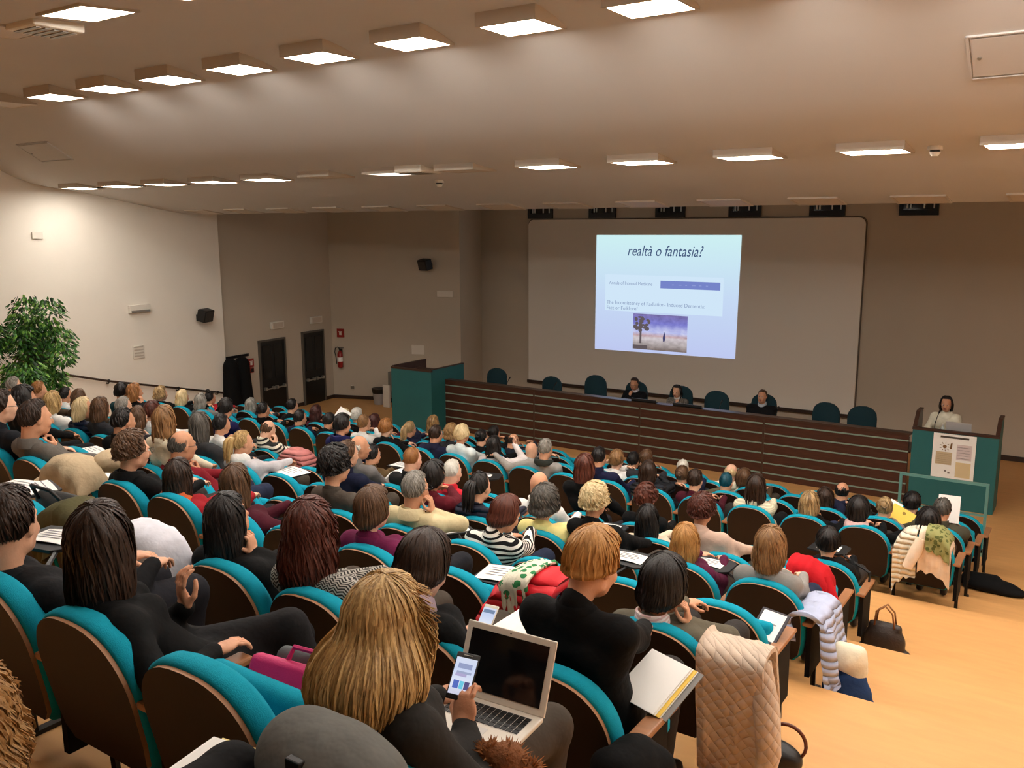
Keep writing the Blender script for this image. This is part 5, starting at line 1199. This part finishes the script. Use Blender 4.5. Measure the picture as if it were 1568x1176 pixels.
def blob(name, label, cat, loc, prims, m, h=.012, k=.03, rotz=0, parts=None, mname='body'):
    """soft thing from a blended distance field"""
    lo = np.full(3, 9.); hi = np.full(3, -9.)
    for p in prims:
        if p[0] == 'c':
            for q in (p[1], p[2]): lo = np.minimum(lo, np.array(q)-max(p[3:5])); hi = np.maximum(hi, np.array(q)+max(p[3:5]))
        else: lo = np.minimum(lo, np.array(p[1])-np.array(p[2])); hi = np.maximum(hi, np.array(p[1])+np.array(p[2]))
    F = Field(lo-.05, hi+.05, h, k)
    for p in prims:
        if p[0] == 'c': F.cap(p[1], p[2], p[3], p[4])
        else: F.ell(p[1], p[2])
    V, Q, L = F.net(); t = thing(name, label, cat, loc, rotz)
    link(mname, np_mesh(name, V, Q, None, [m]), parent=t)
    if parts: parts(t)
    return t
# --- coats over seats
QUILT = cloth((214, 194, 174), 'quilt'); LBLUE = cloth((186, 194, 222), 'puffer'); REDP = cloth((212, 34, 46), 'puffer'); PINKP = cloth((214, 132, 128), 'puffer'); WHP = cloth((238, 228, 206), 'puffer')
REDC = cloth((190, 24, 34)); BLKC = cloth((11, 11, 12)); OLC = cloth((86, 82, 54)); BEI = cloth((196, 174, 142)); WHC = cloth((226, 226, 236)); CRM = cloth((232, 210, 184)); DKC = cloth((46, 42, 44)); DENIM = cloth((40, 66, 108)); CAMO = cloth((92, 98, 52), 'blotch', (150, 150, 96)); SCARF = cloth((52, 132, 78), 'blotch', (228, 224, 204))
drape('quilted_coat', 2, 0, .25, .53, .60, .30, QUILT, 'beige quilted coat hanging off the aisle seat before the denim bag', seed=3, taper=.3, off=.0, th=.022, sag=.35, extra=sleeve([(.50, .02, .82), (.55, -.02, .62), (.57, -.03, .45), (.55, -.02, .34)], [.045, .055, .05, .045], QUILT))
drape('padded_jacket', 4, 0, .02, .42, .46, .16, LBLUE, 'pale blue padded jacket hanging off the aisle armrest', seed=4, puff=.012, taper=.4, sag=0, top=.64, lean=-.12, rot=math.pi/2, at=local(4, .355, 0, 0), extra=sleeve([(.06, -.06, .60), (.02, -.10, .42), (.06, -.11, .26)], [.045, .055, .045], LBLUE))
drape('red_padded_jacket', 2, 1, -.30, .12, .42, .3, REDP, 'bright red padded jacket over a seat left of the black sweater', seed=5, puff=.018, th=.05, off=.0)
drape('patterned_scarf', 2, 1, -.16, .0, .40, .3, SCARF, 'white scarf with green leaf pattern lying over the red jacket', cat='scarf', seed=6, th=.012, off=.062)
drape('padded_jacket', 6, 11, -.28, .26, .50, .2, PINKP, 'pink padded jacket hung over a seat back at centre left', seed=7, puff=.014, th=.03)
drape('cream_jacket', 7, -1, -.27, -.06, .44, .2, WHP, 'cream padded jacket on the front right aisle seat', seed=8, puff=.01, th=.03, off=.005)
drape('fleece_coat', 7, -1, -.04, .25, .36, .2, CRM, 'pale fleece coat folded over the front right aisle seat', seed=9, th=.04, off=.005, extra=sleeve([(-.02, -.06, .86), (-.06, -.09, .72), (-.12, -.09, .56)], [.045, .06, .05], CRM))
drape('camouflage_scarf', 7, -1, .02, .24, .16, .4, CAMO, 'green camouflage scarf behind the pale coats', cat='scarf', seed=10, th=.03, off=.045)
drape('red_coat', 5, 0, -.06, .25, .16, .45, REDC, 'red coat lying over the seat right of the grey top', seed=11, th=.045, wr=.02, off=.0, extra=sleeve([(.20, .02, .84), (.27, -.04, .70), (.29, -.03, .52)], [.05, .06, .05], REDC))
blob('black_coat', 'black coat bundled over the armrest of the black sweater woman', 'coat', local(1, .33, .06, .34), [('e', (0, 0, .22), (.10, .14, .12)), ('c', (-.02, -.05, .20), (.0, -.06, .0), .09, .08), ('c', (.06, .08, .22), (.06, .08, .02), .06, .06), ('e', (-.03, -.08, .27), (.08, .06, .06))], BLKC)
drape('white_jacket', 1, 4, -.20, .27, .62, .25, WHC, 'pale white jacket hanging over a seat behind the dark hair', seed=13, th=.02, wr=.018, off=.0)
drape('beige_coat', 2, 8, -.36, .27, .34, .3, BEI, 'beige hooded coat heaped over a seat at left', seed=14, th=.04, wr=.035, off=.0, extra=lambda t: MB().sphere((.14, .30, .88), (.13, .16, .09), 14, 10).build('hood', BEI, t, smooth=True))
drape('olive_jacket', 1, 5, -.27, .22, .22, .3, OLC, 'olive green jacket over a seat left of the dark long hair', seed=15, th=.03, wr=.03, off=.0, extra=sleeve([(.16, .05, .88), (.24, .10, .80), (.30, .20, .68)], [.05, .055, .045], OLC))
drape('dark_coat', -1, 0, -.10, .30, .42, .3, DKC, 'dark grey coat hung over the bottom left seat', seed=16, th=.05, wr=.02, off=.02)
drape('white_cardigan', 6, 8, -.26, .26, .18, .35, cloth((236, 234, 230)), 'white cardigan laid over a seat top at centre left', seed=17, th=.02)
# --- bags
def bag_straps(pts, m, r=.008):
    def fn(t):
        for q in pts: MB().tube(q, r, 6).build('strap', m, t, smooth=True)
    return fn
GREYBAG = cloth((92, 90, 80)); BRNL = mat('leather_dark_brown', (52, 42, 36), .45, .1, 20, .2, 60)
def pack_parts(t):
    F = Field((-.26, -.2, .16), (.26, .16, .46), .009, .02)
    F.ell((0, -.02, .29), (.19, .125, .115)); F.ell((-.09, -.01, .31), (.10, .10, .09)); F.ell((.10, -.02, .29), (.10, .10, .09))
    V, Q, L = F.net(); link('top_flap', np_mesh('top_flap', V, Q, None, [cloth((104, 104, 100))]), parent=t)
    MB().box(-.022, .022, -.125, -.105, .345, .375, bev=.004).build('buckle', M_BLACK, t)
    MB().tube([(0, -.12, .36), (-.01, -.155, .30), (-.015, -.165, .20), (-.01, -.17, .08)], .012, 6, flat=.4).build('strap', M_BLACK, t, smooth=True)
    for x in (-.13, .14): MB().tube([(x, -.11, .29), (x*1.05, -.135, .20), (x, -.13, .10)], .007, 6).build('pull_cord', cloth((176, 160, 110)), t, smooth=True)
    MB().tube([(-.17, -.10, .17), (-.08, -.165, .16), (.08, -.165, .16), (.17, -.10, .17)], .005, 6).build('zip', M_BLACK, t, smooth=True)
blob('backpack', 'grey olive backpack hung behind the long blonde hair', 'backpack', local(0, .15, -.13, .60), [('e', (0, 0, .10), (.20, .12, .24)), ('e', (0, -.09, .04), (.17, .08, .14))], cloth((98, 90, 68)), h=.009, k=.018, parts=pack_parts)
pk = thing('laptop_case', 'pink laptop case standing on the seat beside the blonde woman', 'case', local(0, .10, .31, .585, 1), .12); pk.rotation_euler = (-.45, 0, .12); pk.scale = (1.2, 1.2, 1.2)
MB().box(-.17, .17, -.025, .025, -.12, .13, bev=.02).build('body', M_PINKBAG, pk, smooth=50); MB().tube([(-.165, 0, -.10), (-.165, 0, .125), (.165, 0, .125), (.165, 0, -.10)], .004, 5).build('zip', M_BLACK, pk); MB().tube([(-.06, 0, .13), (-.05, 0, .165), (.05, 0, .165), (.06, 0, .13)], .007, 6).build('handle', M_PINKBAG, pk)
blob('grey_pouch', 'small grey and teal pouch lying behind the pink case', 'pouch', local(0, -.02, .45, .62, 1), [('e', (0, 0, 0), (.12, .06, .07)), ('c', (-.06, 0, .06), (.07, 0, .08), .03, .02)], cloth((92, 96, 98)))
tz = row_z(6)
blob('tote_bag', 'dark brown leather tote bag standing on the aisle step', 'handbag', (-1.33, 7.66, tz), [('e', (0, 0, .15), (.17, .09, .16)), ('c', (-.15, 0, .05), (.17, 0, .05), .06, .05), ('c', (-.10, 0, .28), (.10, 0, .28), .035, .035)], BRNL, parts=lambda t: (bag_straps([[(-.08, -.04, .29), (-.07, -.05, .42), (0, -.05, .48), (.06, -.05, .42), (.08, -.04, .29)], [(-.08, .04, .29), (-.07, .05, .40), (0, .05, .46), (.06, .05, .40), (.08, .04, .29)]], M_TAN)(t), MB().box(.10, .225, -.07, .07, .0, .05, bev=.015).build('tan_base', M_TAN, t)))
blob('denim_bag', 'blue denim bag slumped on the aisle step', 'bag', (-1.20, 5.72, row_z(4)), [('e', (0, 0, .13), (.16, .10, .14)), ('c', (-.12, 0, .05), (.14, 0, .05), .06, .06), ('e', (.03, 0, .24), (.09, .07, .08))], DENIM, parts=bag_straps([[(-.1, 0, .25), (-.12, -.03, .36), (-.05, -.04, .40), (.05, -.02, .30)]], DENIM, .01))
blob('fluffy_scarf', 'cream fluffy scarf stuffed on top of the denim bag', 'scarf', (-1.20, 5.72, row_z(4)+.36), [('e', (0, 0, 0), (.12, .08, .09)), ('e', (.05, .02, -.07), (.07, .08, .08)), ('c', (-.05, 0, .05), (.06, 0, .06), .06, .05)], cloth((240, 232, 204)))
blob('handbag', 'small black handbag with a brown ring handle on the step', 'handbag', (-1.16, 4.0, row_z(2)), [('e', (0, 0, .06), (.13, .08, .07)), ('c', (-.09, 0, .04), (.09, 0, .04), .05, .05)], mat('leather_black', (18, 17, 17), .4), parts=lambda t: MB().tube([(.06+.09*math.cos(a), .02, .13+.09*math.sin(a)) for a in [i*math.pi*2/20 for i in range(21)]], .009, 6).build('ring_handle', mat('ring_brown', (96, 42, 24), .35), t, smooth=True))
blob('black_coat', 'black coat dropped on the floor by the front right seats', 'coat', (-.82, 10.75, row_z(8)), [('e', (0, 0, .06), (.30, .14, .08)), ('e', (.18, -.03, .04), (.20, .10, .05)), ('c', (-.22, .05, .09), (.05, .02, .12), .07, .06)], BLKC)
blob('black_bag', 'black bag in front of the beige coat at left', 'bag', local(1, .0, .30, .52, 6), [('e', (0, 0, .14), (.24, .12, .15)), ('c', (-.2, 0, .24), (.2, 0, .26), .05, .05)], mat('nylon_black', (20, 20, 21), .6, bump=.2, bscale=30), parts=bag_straps([[(-.15, -.06, .26), (-.1, -.12, .36), (.1, -.12, .36), (.15, -.06, .26)]], M_BLACK, .012))
blob('dark_jeans', 'dark folded jeans on the seat right of the left man', 'clothing', local(0, .10, .34, .50, 3), [('e', (0, .0, .05), (.2, .16, .07)), ('c', (-.1, .1, .10), (.15, .1, .12), .06, .06)], cloth((66, 64, 66)))
rd = random.Random(4)
fz = [('e', (0, 0, .05), (.05, .05, .055)), ('e', (.055, .02, .03), (.035, .035, .035)), ('e', (-.045, -.02, .07), (.032, .032, .032))]
fur = blob('fur_toy', 'brown fluffy fur toy beside the white laptop', 'toy', local(0, .27, .36, .63), fz, mat('fur_brown', (120, 72, 36), .9, .25, 60, .6, 90), h=.007, k=.015)
fm = MB()
for k in range(260):
    c, rr = rd.choice([(p[1], p[2][0]) for p in fz]); a, b = rd.uniform(0, 6.28), rd.uniform(-.6, 1.5); d = Vector((math.cos(a)*math.cos(b), math.sin(a)*math.cos(b), math.sin(b))); p = Vector(c)+d*rr*.95; e = d.orthogonal().normalized()*.004; q = d.cross(e); tip = p+d*rd.uniform(.012, .022)+Vector((rd.uniform(-.008, .008), rd.uniform(-.008, .008), 0))
    fm.add([p+e, p-e*.5+q*.8, p-e*.5-q*.8, tip], [(0, 1, 3), (1, 2, 3), (2, 0, 3), (0, 2, 1)])
fo = fm.build('fur', mat('fur_tips', (150, 96, 52), .9, .2, 40), fur); fo['kind'] = 'stuff'
# --- laptop and phones in the foreground
lt = thing('laptop', 'open white laptop with a black screen on the blonde woman lap', 'laptop', local(0, .085, .585, .665), .06)
MB().box(-.15, .15, -.21, .0, 0, .014, bev=.004).build('base', M_METAL, lt)
lidm = Matrix.Translation((0, .0, .012)) @ Matrix.Rotation(math.radians(-22), 4, 'X')
ld = MB().box(-.152, .152, -.003, .005, 0, .215, bev=.003).build('lid', M_METAL, lt); ld.matrix_local = lidm
MB().box(-.132, .132, -.0045, -.0032, .022, .196).build('screen', M_SCREENOFF, ld); MB().box(-.002, .002, -.0048, -.003, .203, .207).build('camera_dot', M_BLACK, ld)
kb = MB().box(-.128, .128, -.115, -.022, .0135, .0148).build('keyboard_well', mat('keyboard_silver', (214, 210, 204), .5), lt)
for q in range(5):
    n = 13
    for k in range(n):
        if q == 4 and 4 <= k <= 7:
            if k == 4: MB().box(-.128+.0197*4+.001, -.128+.0197*8-.001, -.034-.0175*q-.0085, -.034-.0175*q+.0065, .0148, .0166).build('key', M_BLACK, kb)
            continue
        MB().box(-.128+.0197*k+.001, -.128+.0197*(k+1)-.0015, -.034-.0175*q-.0085, -.034-.0175*q+.0065, .0148, .0166).build('key', M_BLACK, kb)
MB().box(-.045, .045, -.19, -.13, .0138, .0146).build('trackpad', mat('keyboard_silver', (214, 210, 204), .5), lt)
def phone_screen(nt, em):
    z = gen_axis(nt, 2); nt.links.new(ramp(nt, z, [(0, (205, 205, 225)), (.3, (225, 230, 245)), (.7, (200, 212, 240)), (1, (215, 222, 240))]), em.inputs[0]); em.inputs[1].default_value = 1.0
M_PSCREEN = emitmat('phone_screen', phone_screen)
ph = thing('smartphone', 'black smartphone with a lit screen in the blonde woman hand', 'phone', local(0, .055, .455, .815)); ph.rotation_euler = (-.75, .12, .35)
MB().box(-.034, .034, -.004, .004, -.066, .066, bev=.004).build('body', M_BLACK, ph, smooth=50); sn = MB().box(-.030, .030, -.0055, -.0042, -.052, .050).build('screen', M_PSCREEN, ph)
for x0, x1, z0, z1, c in ((-.02, .02, .02, .034, (150, 160, 196)), (-.022, .01, -.002, .006, (176, 168, 206)), (-.022, -.006, -.036, -.014, (88, 110, 190)), (-.004, .008, -.036, -.014, (110, 200, 226)), (.01, .024, -.036, -.014, (90, 84, 130)), (-.02, .022, .006, .012, (160, 170, 200))): MB().box(x0, x1, -.0062, -.0054, z0, z1).build('app_icon', emitmat('icon_%d' % c[0], flat(c)), sn)
MB().tube([(-.012, -.0045, .058), (.012, -.0045, .058)], .0016, 5).build('earpiece', M_GREYMETAL, ph)
p2 = thing('smartphone', 'white smartphone held by the dark-haired woman in black', 'phone', local(1, .05, .44, .735, 1)); p2.rotation_euler = (-.85, 0, .1)
MB().box(-.034, .034, -.004, .004, -.066, .066, bev=.004).build('body', M_METAL, p2, smooth=50); s2 = MB().box(-.030, .030, -.0055, -.0042, -.050, .050).build('screen', M_PSCREEN, p2); MB().box(-.026, .026, -.0062, -.0054, .026, .042).build('status_panel', emitmat('panel_blue', flat((120, 140, 170))), s2); MB().box(-.028, .028, -.0062, -.0054, -.048, -.040).build('button_bar', emitmat('panel_dark', flat((40, 44, 56))), s2)
tag(bent_sheet(.24, .30, .02).build('paper_sheet', M_SHEET, loc=local(1, .18, .50, .70, 1), rot=(.15, 0, -.2)), 'big white sheet beside the white smartphone', 'paper')
# papers and folders on the black sweater woman's lap
fl = thing('paper_stack', 'stack of white papers and a yellow folder on her lap', 'papers', local(1, .23, .46, .67), -.15); fl.scale = (.85, .85, .85); fl.rotation_euler = (.35, .12, -.15)
for k, (m_, nm, dx) in enumerate(((M_FOLDER, 'black_folder', .03), (mat('folder_grey', (120, 118, 116), .5), 'grey_folder', .045), (M_SHEET, 'sheet', .02), (M_YEL, 'yellow_folder', .016), (M_SHEET, 'sheet', 0), (M_SHEET, 'sheet', -.006))):
    MB().box(-.10+dx, .11+dx, -.15-.004*k, .15-.004*k, .006*k, .006*k+.004).build(nm, m_, fl)
fo2 = thing('folder', 'white and yellow folder at the bottom left edge of picture', 'folder', (-1.63, 1.20, 3.12), .15)
MB().box(-.13, .13, -.10, .10, 0, .012).build('white_cover', M_SHEET, fo2); MB().box(-.12, .10, -.08, .12, -.010, 0).build('yellow_sheet', mat('sheet_buff', (240, 216, 140), .6), fo2); MB().box(.02, .035, -.02, -.008, .012, .013).build('printed_mark', M_BLACK, fo2)
tbt = thing('tablet', 'tablet with a white page propped on the aisle armrest', 'tablet', local(3, .21, .28, .66), -.2); tbt.scale = (.85, .85, .85); tbt.rotation_euler = (-.9, 0, -.25)
MB().box(-.105, .105, -.006, .006, -.10, .14, bev=.004).build('cover', mat('case_dark', (44, 38, 48), .5), tbt); sc2 = MB().box(-.085, .085, -.0075, -.006, -.085, .125).build('page', M_SHEET, tbt); MB().box(-.05, .05, -.0085, -.0075, .03, .04).box(-.06, -.055, -.0085, -.0075, -.06, .0).build('printed_line', M_INKG, sc2)
yl = thing('yellow_sheet', 'yellow and white sheet held up beside the railing', 'paper', local(8, .14, .42, .78), .2); yl.rotation_euler = (.75, .45, .1)
MB().box(-.12, .14, -.15, .12, 0, .003).build('yellow_page', M_YEL, yl); MB().box(-.17, -.03, -.13, .15, -.006, -.002).build('white_page', M_SHEET, yl); MB().tube([(.02, .06, .003), (.02, .06, .006)], .02, 10).build('printed_seal', mat('print_ochre', (150, 120, 40), .6), yl)
tag(bent_sheet(.22, .30, .01).build('paper_sheet', M_SHEET, loc=local(8, .03, .52, .93, -1), rot=(1.35, 0, .1)), 'white sheet held up by the man in the olive jacket', 'paper')
tag(bent_sheet(.21, .30, .01).build('paper_sheet', M_SHEET, loc=local(7, -.12, .45, .98, 13), rot=(1.0, .5, .3)), 'white sheet held up beyond the pink padded jacket', 'paper')
nb = thing('spiral_notebook', 'spiral notebook beside the woman with reddish-brown hair', 'notebook', local(2, .30, .30, .70, 5), -.4)
MB().box(-.08, .08, -.11, .11, 0, .014).build('cover', M_SHEET, nb)
for k in range(10): MB().tube([(-.08+.012*math.cos(a), -.10+.022*k, .007+.012*math.sin(a)) for a in [i*2*math.pi/8 for i in range(9)]], .0016, 4).build('coil', M_BLACK, nb)
# --- coats on the wall hooks by the doors
rk = thing('coat_hooks', 'short dark rail of coat hooks on the door wall', 'coat hooks'); on_wall(rk, D0, dd, wall_s(D0, dd, 12.85), 1.5)
MB().box(-.5, .5, -.03, -.002, -.03, .03).build('rail', M_STEEL, rk)
for x in (-.38, -.14, .1, .34): MB().tube([(x, -.03, 0), (x, -.09, .0), (x, -.11, .04)], .01, 6).build('hook', M_STEEL, rk)
for k, (s_, lb) in enumerate(((-.22, 'black coat hanging nearest the bright wall corner'), (.12, 'long black coat hanging beside the fire alarm sign'))):
    p = D0+dd*(wall_s(D0, dd, 12.85)+s_); n_ = dn*.2
    blob('hanging_coat', lb, 'coat', (p.x+n_.x, p.y+n_.y, .42), [('c', (0, 0, .95), (0, 0, .10), .15, .22), ('c', (-.10, 0, .92), (-.15, 0, .40), .09, .07), ('c', (.10, 0, .92), (.17, 0, .38), .09, .07), ('e', (0, 0, .98), (.12, .10, .08))], BLKC, h=.02, rotz=dang, parts=lambda t: MB().tube([(0, 0, 1.02), (0, .06, 1.08)], .008, 6).build('hanging_loop', M_BLACK, t))
# --- tall ficus by the left wall
pl = thing('potted_ficus', 'tall leafy green ficus by the left wall', 'plant', (-14.65, 7.5, row_z(6)))
MB().tube([(0, 0, 0), (0, 0, .03), (0, 0, .34), (0, 0, .38)], [.17, .18, .23, .24], 18).build('pot', mat('pot_terracotta', (120, 82, 62), .7), pl, smooth=40); MB().tube([(0, 0, .33), (0, 0, .35)], .21, 18).build('soil', mat('soil', (40, 30, 22), .9), pl)
tk = MB(); rr = random.Random(11)
for k in range(3): tk.tube([(.02*k-.02, .02*(k % 2), .33), (.03*math.sin(k*2), .03*math.cos(k*2), .8), (.05*math.sin(k), .05*math.cos(k), 1.3)], [.022, .02, .014], 7)
for k in range(26):
    a = rr.uniform(0, 6.28); z = rr.uniform(.85, 1.5); L = rr.uniform(.25, .6); tk.tube([(0, 0, z), (L*.5*math.cos(a), L*.5*math.sin(a), z+.22), (L*math.cos(a), L*math.sin(a), z+rr.uniform(.1, .5))], [.011, .008, .003], 5)
tk.build('trunk', mat('bark', (92, 78, 60), .8), pl, smooth=True)
LF = []
def leaf(p, d, n, L, W):
    s = d.cross(n).normalized(); m = p+d*L*.45
    return [p, m+s*W-n*.004, p+d*L-n*.012, m-s*W-n*.004, m+n*.006]
lm = [mat('leaf_green', (58, 112, 40), .4, .25, 8, spec=.4), mat('leaf_light', (112, 160, 62), .4, .2, 8, spec=.4), mat('leaf_dark', (26, 58, 26), .45, .2, 8, spec=.4)]
lv = MB()
cl = [(Vector((rr.gauss(0, .30), rr.gauss(0, .34), 1.60+rr.gauss(0, .34))), rr.uniform(.18, .30)) for _ in range(30)]
for k in range(7500):
    c, rad = cl[k % 30]; d = Vector((rr.gauss(0, 1), rr.gauss(0, 1), rr.gauss(0, 1))).normalized(); p = c+d*rad*rr.uniform(.55, 1.0)
    if p.z < .75 or p.x < -.98: continue
    out = Vector((d.x, d.y, -.55+rr.uniform(-.4, .3))).normalized(); nn = Vector((rr.gauss(0, .5), rr.gauss(0, .5), 1)).normalized()
    q = leaf(p, out, nn, rr.uniform(.065, .10), rr.uniform(.018, .027)); lv.add(q, [(0, 1, 4), (1, 2, 4), (2, 3, 4), (3, 0, 4)], rr.choice((0, 0, 1, 2)))
lo_ = link('foliage', lv.mesh('foliage', lm, fix=False), parent=pl); lo_['kind'] = 'stuff'
